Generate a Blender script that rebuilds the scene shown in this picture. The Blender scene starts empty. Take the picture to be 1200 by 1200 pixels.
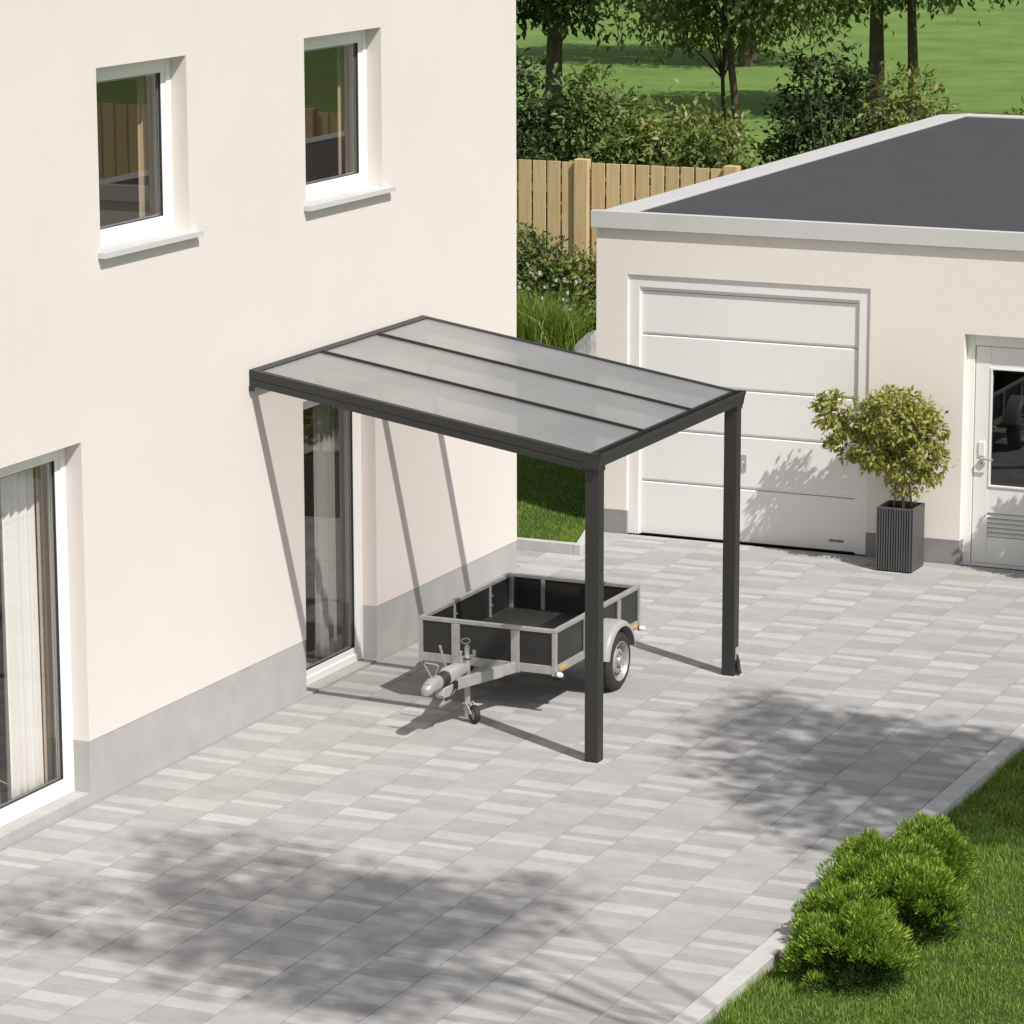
import bpy, bmesh, math, random
import numpy as np
from mathutils import Vector, Matrix

random.seed(7)
rng = np.random.default_rng(7)
C = bpy.context.scene.collection
R = math.radians

# ------------------------------------------------------------------ materials
def nodes_mat(name):
    m = bpy.data.materials.new(name)
    m.use_nodes = True
    nt = m.node_tree
    b = nt.nodes['Principled BSDF']
    return m, nt, b

def N(nt, t, **kw):
    n = nt.nodes.new(t)
    for k, v in kw.items():
        setattr(n, k, v)
    return n

def noise(nt, scale, detail=4.0, rough=0.55, coord='Object', stretch=None):
    tc = N(nt, 'ShaderNodeTexCoord')
    n = N(nt, 'ShaderNodeTexNoise')
    n.inputs['Scale'].default_value = scale
    n.inputs['Detail'].default_value = detail
    n.inputs['Roughness'].default_value = rough
    if stretch:
        mp = N(nt, 'ShaderNodeMapping')
        mp.inputs['Scale'].default_value = stretch
        nt.links.new(tc.outputs[coord], mp.inputs['Vector'])
        nt.links.new(mp.outputs['Vector'], n.inputs['Vector'])
    else:
        nt.links.new(tc.outputs[coord], n.inputs['Vector'])
    return n

def ramp(nt, fac, stops):
    r = N(nt, 'ShaderNodeValToRGB')
    e = r.color_ramp.elements
    while len(e) < len(stops):
        e.new(0.5)
    for el, (p, c) in zip(e, stops):
        el.position = p
        el.color = (c[0], c[1], c[2], 1)
    nt.links.new(fac, r.inputs['Fac'])
    return r

def bump(nt, b, height, strength=0.3, dist=0.002):
    bp = N(nt, 'ShaderNodeBump')
    bp.inputs['Strength'].default_value = strength
    bp.inputs['Distance'].default_value = dist
    nt.links.new(height, bp.inputs['Height'])
    nt.links.new(bp.outputs['Normal'], b.inputs['Normal'])
    return bp

def sc(c, k):
    return tuple(min(1, x * k) for x in c)

def surf(name, col, rough=0.6, var=0.06, vscale=3.0, bscale=None, bstr=0.3, bdist=0.002, metal=0.0, spec=0.5, stretch=None):
    """one base colour with a slow mottling and an optional fine relief"""
    m, nt, b = nodes_mat(name)
    n = noise(nt, vscale, 6, 0.6, stretch=stretch)
    r = ramp(nt, n.outputs['Fac'], [(0.3, sc(col, 1 - var)), (0.7, sc(col, 1 + var))])
    nt.links.new(r.outputs['Color'], b.inputs['Base Color'])
    b.inputs['Roughness'].default_value = rough
    b.inputs['Metallic'].default_value = metal
    b.inputs['Specular IOR Level'].default_value = spec
    if bscale:
        n2 = noise(nt, bscale, 5, 0.65)
        bump(nt, b, n2.outputs['Fac'], bstr, bdist)
    return m

M = {}
M['stucco'] = surf('cream_render', (0.715, 0.665, 0.628), 0.9, 0.026, 0.7, 55, 0.30, 0.006, spec=0.2)
M['stucco_garage'] = surf('cream_garage_render', (0.84, 0.785, 0.725), 0.9, 0.018, 0.9, 50, 0.30, 0.006, spec=0.2)
M['plinth'] = surf('grey_plinth', (0.415, 0.405, 0.395), 0.85, 0.08, 3.5, 60, 0.25, 0.003, spec=0.25)
M['plinth_dark'] = surf('garage_plinth', (0.27, 0.265, 0.265), 0.85, 0.08, 5, 60, 0.3, 0.004, spec=0.25)
M['white_pvc'] = surf('white_window_plastic', (0.82, 0.81, 0.80), 0.35, 0.01, 2)
M['white_paint'] = surf('white_door_paint', (0.835, 0.82, 0.80), 0.42, 0.012, 2, 220, 0.06, 0.001)
M['sill_stone'] = surf('pale_sill', (0.56, 0.555, 0.55), 0.5, 0.03, 6)
M['rubber'] = surf('black_rubber', (0.018, 0.018, 0.018), 0.7, 0.1, 8)
M['gasket'] = surf('dark_gasket', (0.03, 0.03, 0.032), 0.5, 0.1, 8)
M['anthracite'] = surf('anthracite_aluminium', (0.024, 0.024, 0.0225), 0.48, 0.06, 3, 300, 0.08, 0.0006)
M['fascia'] = surf('pale_grey_fascia', (0.60, 0.59, 0.58), 0.5, 0.03, 2.0)
M['interior'] = surf('interior_plaster', (0.50, 0.43, 0.35), 0.9, 0.04, 1.5)
M['floorboard'] = surf('interior_floor', (0.42, 0.33, 0.24), 0.5, 0.15, 4, stretch=(1, 8, 1))
M['galv'] = surf('galvanised_steel', (0.385, 0.38, 0.37), 0.5, 0.14, 14, metal=0.35)
M['ply'] = surf('black_film_plywood', (0.020, 0.0195, 0.0185), 0.42, 0.15, 5, 400, 0.05, 0.0005)
M['deck'] = surf('trailer_deck', (0.035, 0.034, 0.032), 0.5, 0.2, 7, 300, 0.12, 0.001)
M['fender'] = surf('grey_mudguard_plastic', (0.35, 0.345, 0.335), 0.42, 0.04, 6)
M['tyre'] = surf('tyre_rubber', (0.028, 0.0275, 0.0265), 0.75, 0.2, 10)
M['rim'] = surf('silver_rim', (0.38, 0.375, 0.37), 0.42, 0.06, 8, metal=0.4)
M['amber'] = surf('amber_reflector', (0.62, 0.32, 0.075), 0.35, 0.03, 40)
M['lamp_white'] = surf('white_marker_lens', (0.85, 0.85, 0.84), 0.2, 0.02, 20)
M['concrete'] = surf('kerb_concrete', (0.50, 0.49, 0.475), 0.85, 0.10, 9, 120, 0.3, 0.002, spec=0.25)
M['soil'] = surf('dark_soil', (0.05, 0.035, 0.022), 0.95, 0.4, 25, 60, 0.8, 0.012, spec=0.1)
M['bark'] = surf('bark', (0.085, 0.072, 0.05), 0.9, 0.35, 14, 30, 0.7, 0.01, spec=0.15, stretch=(1, 1, 0.2))
M['stem'] = surf('pale_stem', (0.26, 0.19, 0.12), 0.8, 0.25, 30, 80, 0.5, 0.004, spec=0.2, stretch=(1, 1, 0.25))
M['rock'] = surf('grey_boulder', (0.33, 0.32, 0.30), 0.85, 0.25, 5, 18, 0.7, 0.03, spec=0.2)
M['steel'] = surf('brushed_steel', (0.60, 0.595, 0.585), 0.35, 0.05, 20, metal=0.7)
M['roof_house'] = surf('house_roof_cover', (0.12, 0.12, 0.12), 0.8, 0.1, 3)

def curtain_mat(name, col):
    m, nt, b = nodes_mat(name)
    n = noise(nt, 260, 2, 0.5)
    r = ramp(nt, n.outputs['Fac'], [(0.3, sc(col, 0.95)), (0.7, sc(col, 1.04))])
    nt.links.new(r.outputs['Color'], b.inputs['Base Color'])
    b.inputs['Roughness'].default_value = 0.95
    b.inputs['Specular IOR Level'].default_value = 0.1
    tr = N(nt, 'ShaderNodeBsdfTranslucent')
    tr.inputs['Color'].default_value = (*sc(col, 0.9), 1)
    mx = N(nt, 'ShaderNodeMixShader')
    mx.inputs['Fac'].default_value = 0.14
    nt.links.new(b.outputs['BSDF'], mx.inputs[1])
    nt.links.new(tr.outputs['BSDF'], mx.inputs[2])
    nt.links.new(mx.outputs['Shader'], nt.nodes['Material Output'].inputs['Surface'])
    return m
M['curtain'] = curtain_mat('white_curtain_cloth', (0.87, 0.85, 0.815))
M['grey_curtain'] = curtain_mat('grey_curtain_cloth', (0.42, 0.41, 0.39))
M['drape'] = curtain_mat('beige_drape_cloth', (0.50, 0.41, 0.30))

def glass_mat(name, f0, tint):
    m = bpy.data.materials.new(name); m.use_nodes = True
    nt = m.node_tree; nt.nodes.remove(nt.nodes['Principled BSDF'])
    # Schlick reflectance, the same from both sides of the pane
    lw = N(nt, 'ShaderNodeLayerWeight'); lw.inputs['Blend'].default_value = 0.5
    pw = N(nt, 'ShaderNodeMath', operation='POWER'); pw.inputs[1].default_value = 5
    nt.links.new(lw.outputs['Facing'], pw.inputs[0])
    fr = N(nt, 'ShaderNodeMath', operation='MULTIPLY_ADD'); fr.inputs[1].default_value = 1 - f0; fr.inputs[2].default_value = f0
    nt.links.new(pw.outputs[0], fr.inputs[0])
    tb = N(nt, 'ShaderNodeBsdfTransparent'); tb.inputs['Color'].default_value = (*tint, 1)
    gb = N(nt, 'ShaderNodeBsdfGlossy'); gb.inputs['Roughness'].default_value = 0.004
    gb.inputs['Color'].default_value = (0.95, 0.95, 0.95, 1)
    mx = N(nt, 'ShaderNodeMixShader')
    nt.links.new(fr.outputs[0], mx.inputs['Fac'])
    nt.links.new(tb.outputs['BSDF'], mx.inputs[1]); nt.links.new(gb.outputs['BSDF'], mx.inputs[2])
    nt.links.new(mx.outputs['Shader'], nt.nodes['Material Output'].inputs['Surface'])
    return m
M['glass'] = glass_mat('double_glazing', 0.11, (0.965, 0.965, 0.96))
M['glass_dark'] = glass_mat('tinted_door_glass', 0.09, (0.35, 0.36, 0.36))

def poly_mat():
    # opal twin-wall sheet: clear to steep light, hazy and glossy at a grazing look
    m, nt, b = nodes_mat('opal_polycarbonate')
    n = noise(nt, 1.2, 4, 0.5)
    r = ramp(nt, n.outputs['Fac'], [(0.3, (0.245, 0.243, 0.238)), (0.75, (0.32, 0.317, 0.31))])
    nt.links.new(r.outputs['Color'], b.inputs['Base Color'])
    b.inputs['Roughness'].default_value = 0.28
    lw = N(nt, 'ShaderNodeLayerWeight'); lw.inputs['Blend'].default_value = 0.5
    cr = ramp(nt, lw.outputs['Facing'], [(0.15, (0.135,) * 3), (0.45, (0.32,) * 3), (0.78, (0.74,) * 3)])
    tb = N(nt, 'ShaderNodeBsdfTransparent'); tb.inputs['Color'].default_value = (0.985, 0.98, 0.97, 1)
    mx = N(nt, 'ShaderNodeMixShader')
    nt.links.new(cr.outputs['Color'], mx.inputs['Fac'])
    nt.links.new(tb.outputs['BSDF'], mx.inputs[1]); nt.links.new(b.outputs['BSDF'], mx.inputs[2])
    nt.links.new(mx.outputs['Shader'], nt.nodes['Material Output'].inputs['Surface'])
    return m
M['poly'] = poly_mat()

def paving_mat():
    m, nt, b = nodes_mat('concrete_paver_blend')
    at = N(nt, 'ShaderNodeAttribute'); at.attribute_name = 'shade'
    base = ramp(nt, at.outputs['Fac'], [(0.0, (0.330, 0.321, 0.314)), (0.5, (0.385, 0.376, 0.368)), (1.0, (0.475, 0.464, 0.453))])
    n1 = noise(nt, 5.5, 7, 0.7)
    n2 = noise(nt, 45, 4, 0.6)
    n3 = noise(nt, 3.0, 6, 0.75, stretch=(1, 6, 1))
    def mul(colA, fac, lo, hi):
        r = ramp(nt, fac, [(0.3, (lo,) * 3), (0.7, (hi,) * 3)])
        x = N(nt, 'ShaderNodeMix'); x.data_type = 'RGBA'; x.blend_type = 'MULTIPLY'
        x.inputs['Factor'].default_value = 1
        nt.links.new(colA, x.inputs['A']); nt.links.new(r.outputs['Color'], x.inputs['B'])
        return x.outputs['Result']
    c = mul(base.outputs['Color'], n1.outputs['Fac'], 0.90, 1.07)
    c = mul(c, n2.outputs['Fac'], 0.95, 1.04)
    c = mul(c, n3.outputs['Fac'], 0.95, 1.03)
    n5 = noise(nt, 0.55, 5, 0.6)
    c = mul(c, n5.outputs['Fac'], 0.955, 1.03)
    nt.links.new(c, b.inputs['Base Color'])
    b.inputs['Roughness'].default_value = 0.82
    b.inputs['Specular IOR Level'].default_value = 0.3
    n4 = noise(nt, 160, 4, 0.7)
    bump(nt, b, n4.outputs['Fac'], 0.25, 0.002)
    return m
M['paver'] = paving_mat()
M['joint'] = surf('joint_sand', (0.20, 0.195, 0.185), 0.95, 0.15, 20)

def wood_mat():
    m, nt, b = nodes_mat('pine_boards')
    geo = N(nt, 'ShaderNodeNewGeometry')
    n = noise(nt, 5, 6, 0.65, stretch=(7, 7, 0.35))
    r = ramp(nt, n.outputs['Fac'], [(0.25, (0.54, 0.375, 0.18)), (0.55, (0.70, 0.51, 0.27)), (0.8, (0.76, 0.58, 0.34))])
    rr = ramp(nt, geo.outputs['Random Per Island'], [(0, (0.86,) * 3), (1, (1.08,) * 3)])
    x = N(nt, 'ShaderNodeMix'); x.data_type = 'RGBA'; x.blend_type = 'MULTIPLY'; x.inputs['Factor'].default_value = 1
    nt.links.new(r.outputs['Color'], x.inputs['A']); nt.links.new(rr.outputs['Color'], x.inputs['B'])
    nt.links.new(x.outputs['Result'], b.inputs['Base Color'])
    b.inputs['Roughness'].default_value = 0.7
    bump(nt, b, n.outputs['Fac'], 0.3, 0.004)
    return m
M['wood'] = wood_mat()

def leaf_mat(name, stops, trans=0.3, rough=0.5, tcol=None):
    m, nt, b = nodes_mat(name)
    geo = N(nt, 'ShaderNodeNewGeometry')
    r = ramp(nt, geo.outputs['Random Per Island'], stops)
    nt.links.new(r.outputs['Color'], b.inputs['Base Color'])
    b.inputs['Roughness'].default_value = rough
    b.inputs['Specular IOR Level'].default_value = 0.35
    tr = N(nt, 'ShaderNodeBsdfTranslucent')
    mxc = N(nt, 'ShaderNodeMix'); mxc.data_type = 'RGBA'; mxc.blend_type = 'MULTIPLY'; mxc.inputs['Factor'].default_value = 1
    nt.links.new(r.outputs['Color'], mxc.inputs['A']); mxc.inputs['B'].default_value = (*(tcol or (1.6, 1.5, 0.6)), 1)
    nt.links.new(mxc.outputs['Result'], tr.inputs['Color'])
    mx = N(nt, 'ShaderNodeMixShader'); mx.inputs['Fac'].default_value = trans
    nt.links.new(b.outputs['BSDF'], mx.inputs[1]); nt.links.new(tr.outputs['BSDF'], mx.inputs[2])
    nt.links.new(mx.outputs['Shader'], nt.nodes['Material Output'].inputs['Surface'])
    return m
M['olive_leaf'] = leaf_mat('olive_yellow_leaves', [(0, (0.15, 0.17, 0.035)), (0.5, (0.29, 0.31, 0.075)), (1, (0.46, 0.46, 0.17))], 0.3)
M['leaf_dark'] = leaf_mat('dark_green_leaves', [(0, (0.022, 0.04, 0.012)), (0.6, (0.045, 0.075, 0.022)), (1, (0.09, 0.12, 0.035))], 0.25)
M['leaf_mid'] = leaf_mat('mid_green_leaves', [(0, (0.055, 0.09, 0.022)), (0.6, (0.12, 0.175, 0.045)), (1, (0.24, 0.28, 0.10))], 0.3)
M['leaf_light'] = leaf_mat('light_green_leaves', [(0, (0.10, 0.14, 0.035)), (0.6, (0.20, 0.245, 0.065)), (1, (0.36, 0.37, 0.14))], 0.3)
M['needle'] = leaf_mat('fresh_conifer_needles', [(0, (0.07, 0.16, 0.014)), (0.45, (0.145, 0.275, 0.026)), (0.75, (0.27, 0.40, 0.048)), (1, (0.50, 0.56, 0.13))], 0.25)
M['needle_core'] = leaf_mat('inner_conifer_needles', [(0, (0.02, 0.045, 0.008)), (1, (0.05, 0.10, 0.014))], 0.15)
M['grass'] = leaf_mat('lawn_blades', [(0, (0.10, 0.175, 0.022)), (0.6, (0.20, 0.32, 0.050)), (1, (0.36, 0.44, 0.10))], 0.3, 0.55)
M['reed'] = leaf_mat('long_grass_blades', [(0, (0.08, 0.14, 0.018)), (0.6, (0.20, 0.29, 0.05)), (1, (0.42, 0.46, 0.13))], 0.3, 0.45)
M['petal'] = leaf_mat('white_petals', [(0, (0.75, 0.75, 0.72)), (1, (0.85, 0.84, 0.82))], 0.2, tcol=(1, 1, 1))
M['turf'] = surf('turf_soil', (0.05, 0.085, 0.02), 0.95, 0.3, 14, 70, 0.7, 0.02, spec=0.1)
M['meadow'] = surf('meadow_green', (0.135, 0.215, 0.055), 0.95, 0.20, 0.6, 9, 0.35, 0.04, spec=0.1)

def felt_mat():
    m, nt, b = nodes_mat('bitumen_roof_felt')
    n = noise(nt, 2.2, 7, 0.65, stretch=(0.6, 5, 1))
    r = ramp(nt, n.outputs['Fac'], [(0.3, (0.042, 0.043, 0.0442)), (0.7, (0.058, 0.0585, 0.060))])
    nt.links.new(r.outputs['Color'], b.inputs['Base Color'])
    b.inputs['Roughness'].default_value = 0.75
    n2 = noise(nt, 90, 3, 0.6); bump(nt, b, n2.outputs['Fac'], 0.4, 0.003)
    return m
M['felt'] = felt_mat()

def planter_mat():
    return surf('dark_grey_planter', (0.085, 0.085, 0.085), 0.5, 0.18, 9, 120, 0.15, 0.002, stretch=(3, 3, 0.4))
M['planter'] = planter_mat()

# ------------------------------------------------------------------ mesh builder
WLOC = {}

class MB:
    def __init__(s): s.v = []; s.f = []
    def add(s, vs, fs):
        o = len(s.v); s.v += [tuple(v) for v in vs]; s.f += [tuple(i + o for i in f) for f in fs]; return s
    def box(s, x0, x1, y0, y1, z0, z1):
        return s.add([(x0, y0, z0), (x1, y0, z0), (x1, y1, z0), (x0, y1, z0), (x0, y0, z1), (x1, y0, z1), (x1, y1, z1), (x0, y1, z1)],
                     [(0, 3, 2, 1), (4, 5, 6, 7), (0, 1, 5, 4), (1, 2, 6, 5), (2, 3, 7, 6), (3, 0, 4, 7)])
    def prism(s, poly, ax, a, b):
        """poly: list of 2-D points in the plane across axis ax (the other two axes in order)"""
        def P(p, t):
            q = [0, 0, 0]; o = [i for i in range(3) if i != ax]; q[ax] = t; q[o[0]] = p[0]; q[o[1]] = p[1]; return q
        n = len(poly); vs = [P(p, a) for p in poly] + [P(p, b) for p in poly]
        fs = [tuple(range(n))[::-1], tuple(range(n, 2 * n))] + [(i, (i + 1) % n, n + (i + 1) % n, n + i) for i in range(n)]
        return s.add(vs, fs)
    def beam(s, p0, p1, w, h, up=(0, 0, 1)):
        p0 = Vector(p0); p1 = Vector(p1); d = (p1 - p0).normalized(); u = Vector(up)
        sd = d.cross(u).normalized() * (w / 2); uu = sd.cross(d).normalized() * (h / 2)
        vs = []
        for p in (p0, p1):
            vs += [p - sd - uu, p + sd - uu, p + sd + uu, p - sd + uu]
        return s.add(vs, [(0, 3, 2, 1), (4, 5, 6, 7), (0, 1, 5, 4), (1, 2, 6, 5), (2, 3, 7, 6), (3, 0, 4, 7)])
    def tube(s, pts, rad, n=10, closed=False):
        pts = [Vector(p) for p in pts]
        rs = rad if isinstance(rad, (list, tuple)) else [rad] * len(pts)
        o = len(s.v); k = len(pts); ref = None
        for i, p in enumerate(pts):
            a = pts[(i - 1) % k] if (closed or i > 0) else p
            b = pts[(i + 1) % k] if (closed or i < k - 1) else p
            d = (b - a).normalized()
            if ref is None:
                ref = d.orthogonal().normalized()
            ref = (ref - d * ref.dot(d)).normalized()
            w = d.cross(ref)
            for j in range(n):
                t = 2 * math.pi * j / n
                s.v.append(tuple(p + (ref * math.cos(t) + w * math.sin(t)) * rs[i]))
        for i in range(k if closed else k - 1):
            a = o + i * n; b = o + ((i + 1) % k) * n
            for j in range(n):
                s.f.append((a + j, a + (j + 1) % n, b + (j + 1) % n, b + j))
        if not closed:
            s.f.append(tuple(o + j for j in range(n))[::-1]); s.f.append(tuple(o + (k - 1) * n + j for j in range(n)))
        return s
    def lathe(s, prof, origin, axis, n=32):
        """prof: (radius, distance along axis) closed loop"""
        ax = Vector(axis).normalized(); u = ax.orthogonal().normalized(); w = ax.cross(u); O = Vector(origin)
        o = len(s.v); k = len(prof)
        for (r, h) in prof:
            for j in range(n):
                t = 2 * math.pi * j / n
                s.v.append(tuple(O + ax * h + (u * math.cos(t) + w * math.sin(t)) * r))
        for i in range(k - 1):
            for j in range(n):
                s.f.append((o + i * n + j, o + i * n + (j + 1) % n, o + (i + 1) * n + (j + 1) % n, o + (i + 1) * n + j))
        return s
    def build(s, name, mat, parent=None, bevel=0.0, smooth=False, loc=None, seg=2, recalc=True):
        base = Vector((0, 0, 0))
        me = bpy.data.meshes.new(name)
        o = bpy.data.objects.new(name, me)
        if parent is not None:
            base = WLOC[parent.name]; o.parent = parent
        elif loc is not None:
            base = Vector(loc); o.location = base
        WLOC[o.name] = base
        me.from_pydata([tuple(Vector(v) - base) for v in s.v], [], s.f)
        me.materials.append(mat if not isinstance(mat, str) else M[mat])
        C.objects.link(o)
        if recalc:
          bm = bmesh.new(); bm.from_mesh(me); bmesh.ops.recalc_face_normals(bm, faces=bm.faces); bm.to_mesh(me); bm.free()
        if smooth:
            me.polygons.foreach_set('use_smooth', [True] * len(me.polygons))
            try:
                me.set_sharp_from_angle(angle=R(40))
            except Exception:
                pass
        if bevel:
            md = o.modifiers.new('bevel', 'BEVEL'); md.width = bevel; md.segments = seg; md.limit_method = 'ANGLE'; md.angle_limit = R(35)
            md.harden_normals = False
        return o

def tag(o, label, cat, group=None):
    o['label'] = label; o['category'] = cat
    if group: o['group'] = group
    return o

def thing(name, label, cat, loc, group=None):
    o = bpy.data.objects.new(name, None); C.objects.link(o); o.location = loc; o.empty_display_size = 0.1
    WLOC[o.name] = Vector(loc)
    return tag(o, label, cat, group)

def struct(o): o['kind'] = 'structure'; return o

# ------------------------------------------------------------------ house
YE = 4.86            # far corner of the house front wall (the plane x = 0)
YS, ZT = -9.0, 6.3
TH = 0.29
REV = 0.13
house = thing('house', 'two storey cream rendered house with grey plinth and white framed windows', 'house', (-4, -2, 0))
OPEN = [(-4.9, -2.48, 0.09, 2.64), (0.82, 2.07, 0.015, 2.39), (-2.15, -0.90, 3.94, 5.22), (0.92, 2.24, 3.93, 5.22)]

def wall_sheet(mb, ys, ye, z0, z1, opens, x=0.0, depth=TH, back=True):
    Y = sorted({ys, ye} | {v for o in opens for v in o[:2]}); Z = sorted({z0, z1} | {min(max(v, z0), z1) for o in opens for v in o[2:]})
    inside = lambda y, z: any(o[0] < y < o[1] and o[2] < z < o[3] for o in opens)
    for a, b in zip(Y, Y[1:]):
        for c, d in zip(Z, Z[1:]):
            if d - c < 1e-6 or inside((a + b) / 2, (c + d) / 2): continue
            mb.add([(x, a, c), (x, b, c), (x, b, d), (x, a, d)], [(0, 1, 2, 3)])
            if back: mb.add([(x - depth, a, c), (x - depth, b, c), (x - depth, b, d), (x - depth, a, d)], [(3, 2, 1, 0)])
    for (a, b, c, d) in opens:
        c2, d2 = max(c, z0), min(d, z1)
        if d2 <= c2: continue
        mb.add([(x, a, c2), (x - depth, a, c2), (x - depth, a, d2), (x, a, d2)], [(0, 1, 2, 3)])
        mb.add([(x, b, c2), (x - depth, b, c2), (x - depth, b, d2), (x, b, d2)], [(3, 2, 1, 0)])
        if z0 < d < z1: mb.add([(x, a, d), (x - depth, a, d), (x - depth, b, d), (x, b, d)], [(0, 1, 2, 3)])
        if z0 < c < z1: mb.add([(x, a, c), (x - depth, a, c), (x - depth, b, c), (x, b, c)], [(3, 2, 1, 0)])

ZP = 0.47
mb = MB(); wall_sheet(mb, YS, YE, ZP, ZT, OPEN)
mb.add([(0, YE, ZP), (-8, YE, ZP), (-8, YE, ZT), (0, YE, ZT)], [(0, 1, 2, 3)])
mb.add([(0, YS, ZP), (-8, YS, ZP), (-8, YS, ZT), (0, YS, ZT)], [(3, 2, 1, 0)])
mb.add([(-8, YS, ZP), (-8, YE, ZP), (-8, YE, ZT), (-8, YS, ZT)], [(3, 2, 1, 0)])
mb.build('wall', 'stucco', house)
mb = MB(); wall_sheet(mb, YS + .004, YE - .004, -0.05, ZP, OPEN, x=-0.004)
mb.add([(-.004, YE - .004, -.05), (-8, YE - .004, -.05), (-8, YE - .004, ZP), (-.004, YE - .004, ZP)], [(0, 1, 2, 3)])
mb.build('plinth', 'plinth', house)
MB().box(-8.3, 0.30, YS - .3, YE + .3, ZT, ZT + .22).build('roof', 'roof_house', house, bevel=.02)
# rooms behind the windows
mb = MB()
mb.box(-5.0, -TH, YS + .2, YE - .2, -0.02, 0.0 + .012)
mb.build('room_floor', 'floorboard', house)
mb = MB()
mb.box(-5.1, -5.0, YS + .2, YE - .2, 0.012, 6.2)
mb.box(-5.0, -TH - .003, YS + .2, YE - .2, 2.75, 3.30)
mb.box(-5.0, -TH - .003, YS + .2, YE - .2, 6.1, 6.25)
for yy in (-5.2, -0.2, 0.35, 2.9):
    mb.box(-5.0, -TH - .003, yy, yy + .1, 0.012, 2.75)
for yy in (-3.3, 0.1, 3.2):
    mb.box(-5.0, -TH - .003, yy, yy + .1, 3.30, 6.1)
mb.build('room_wall', 'interior', house)

def ring(mb, x0, x1, y0, y1, z0, z1, w):
    """rectangular frame in a plane x = const, mitre-free: two full uprights, head and foot butted between"""
    wl, wr, wb, wt = (w,) * 4 if not isinstance(w, tuple) else w
    mb.box(x0, x1, y0, y0 + wl, z0, z1); mb.box(x0, x1, y1 - wr, y1, z0, z1)
    mb.box(x0, x1, y0 + wl, y1 - wr, z0, z0 + wb); mb.box(x0, x1, y0 + wl, y1 - wr, z1 - wt, z1)

def window(o, leaves, sill=None, sub=None, flow=.065, sashw=.062):
    y0, y1, z0, z1 = o
    mb = MB(); ring(mb, -.215, -REV, y0, y1, z0, z1, flow)
    for l in leaves[1:]:
        mb.box(-.215, -REV - .002, l[0] - .02, l[0] + .02, z0 + flow, z1 - flow)
    win = mb.build('window', 'white_pvc', house, bevel=.004)
    for (a, b) in leaves:
        a2 = a + (flow - .008 if a == y0 else .012); b2 = b - (flow - .008 if b == y1 else .012)
        c2, d2 = z0 + flow - .008, z1 - flow + .008
        mb = MB(); ring(mb, -.205, -REV - .014, a2, b2, c2, d2, sashw)
        mb.build('sash', 'white_pvc', win, bevel=.004)
        mb = MB(); ring(mb, -.1675, -REV - .020, a2 + sashw, b2 - sashw, c2 + sashw, d2 - sashw, .0045)
        mb.build('gasket', 'gasket', win)
        mb = MB(); ring(mb, -.182, -.170, a2 + sashw, b2 - sashw, c2 + sashw, d2 - sashw, .013)
        mb.build('glazing_spacer', 'steel', win)
        mb = MB(); ring(mb, -.1835, -.1822, a2 + sashw, b2 - sashw, c2 + sashw, d2 - sashw, .016)
        mb.build('inner_gasket', 'gasket', win)
        MB().add([(-.168, a2 + sashw + .004, c2 + sashw + .004), (-.168, b2 - sashw - .004, c2 + sashw + .004), (-.168, b2 - sashw - .004, d2 - sashw - .004), (-.168, a2 + sashw + .004, d2 - sashw - .004)],
                 [(0, 1, 2, 3)]).build('pane', 'glass', win, recalc=False)
    if sill:
        ya, yb, out, t = sill
        mb = MB()
        mb.prism([(-REV - .01, z0 + .012), (-REV - .01, z0 - t), (0.002, z0 - t), (0.002, z0 - t), (out, z0 - t - .0), (out, z0 - .004)], 1, y0 + .001, y1 - .001)
        mb.prism([(.003, z0 - .003), (.003, z0 - t), (out, z0 - t), (out, z0 - .004)], 1, ya, y0 + .001)
        mb.prism([(.003, z0 - .003), (.003, z0 - t), (out, z0 - t), (out, z0 - .004)], 1, y1 - .001, yb)
        mb.build('window_sill', 'sill_stone', win)
    return win

window(OPEN[0], [(-4.9, -3.72), (-3.72, -2.48)])
window(OPEN[1], [(0.82, 2.07)])
window(OPEN[2], [(-2.15, -0.90)], sill=(-2.19, -0.80, .062, .042))
window(OPEN[3], [(0.92, 2.24)], sill=(0.88, 2.36, .062, .042))

def curtain(y0, y1, z0, z1, x, amp, waves, mat, label, taper=0.0):
    mb = MB(); n = 90; m = 14
    ph = [random.uniform(0, 6.28) for _ in range(4)]
    for j in range(m + 1):
        v = j / m; z = z0 + (z1 - z0) * v
        for i in range(n + 1):
            u = i / n
            pull = taper * (1 - v) * (0.5 - u)
            a = amp * (0.65 + 0.35 * (1 - v))
            xx = x + a * math.sin(u * waves * 6.283 + ph[0]) + a * 0.5 * math.sin(u * waves * 2.3 * 6.283 + ph[1] + v * .5)
            mb.v.append((xx, y0 + (y1 - y0) * (u + pull * .3), z + (0.02 * math.sin(u * 9 + ph[2]) if j == 0 else 0)))
    for j in range(m):
        for i in range(n):
            a = j * (n + 1) + i
            mb.f.append((a, a + 1, a + n + 2, a + n + 1))
    o = mb.build('curtain', mat, smooth=True, loc=(x, (y0 + y1) / 2, z0))
    md = o.modifiers.new('thick', 'SOLIDIFY'); md.thickness = .003
    return tag(o, label, 'curtain')
curtain(-3.02, -2.60, .03, 2.62, -.345, .022, 4, 'curtain', 'white sunlit curtain behind the tall left ground floor window')
curtain(-4.9, -3.06, .03, 2.62, -.40, .03, 12, 'curtain', 'wide white curtain deeper along the left ground floor window')
curtain(-2.575, -2.44, .03, 2.62, -.325, .010, 2, 'drape', 'narrow beige drape gathered at the right side of the left window')
curtain(1.70, 2.16, .05, 2.45, -.38, .022, 5, 'grey_curtain', 'greyish curtain behind the narrow window under the canopy')
curtain(-0.98, -0.70, 3.92, 5.4, -.36, .02, 3, 'drape', 'short beige curtain inside the upper window on the left')
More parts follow.
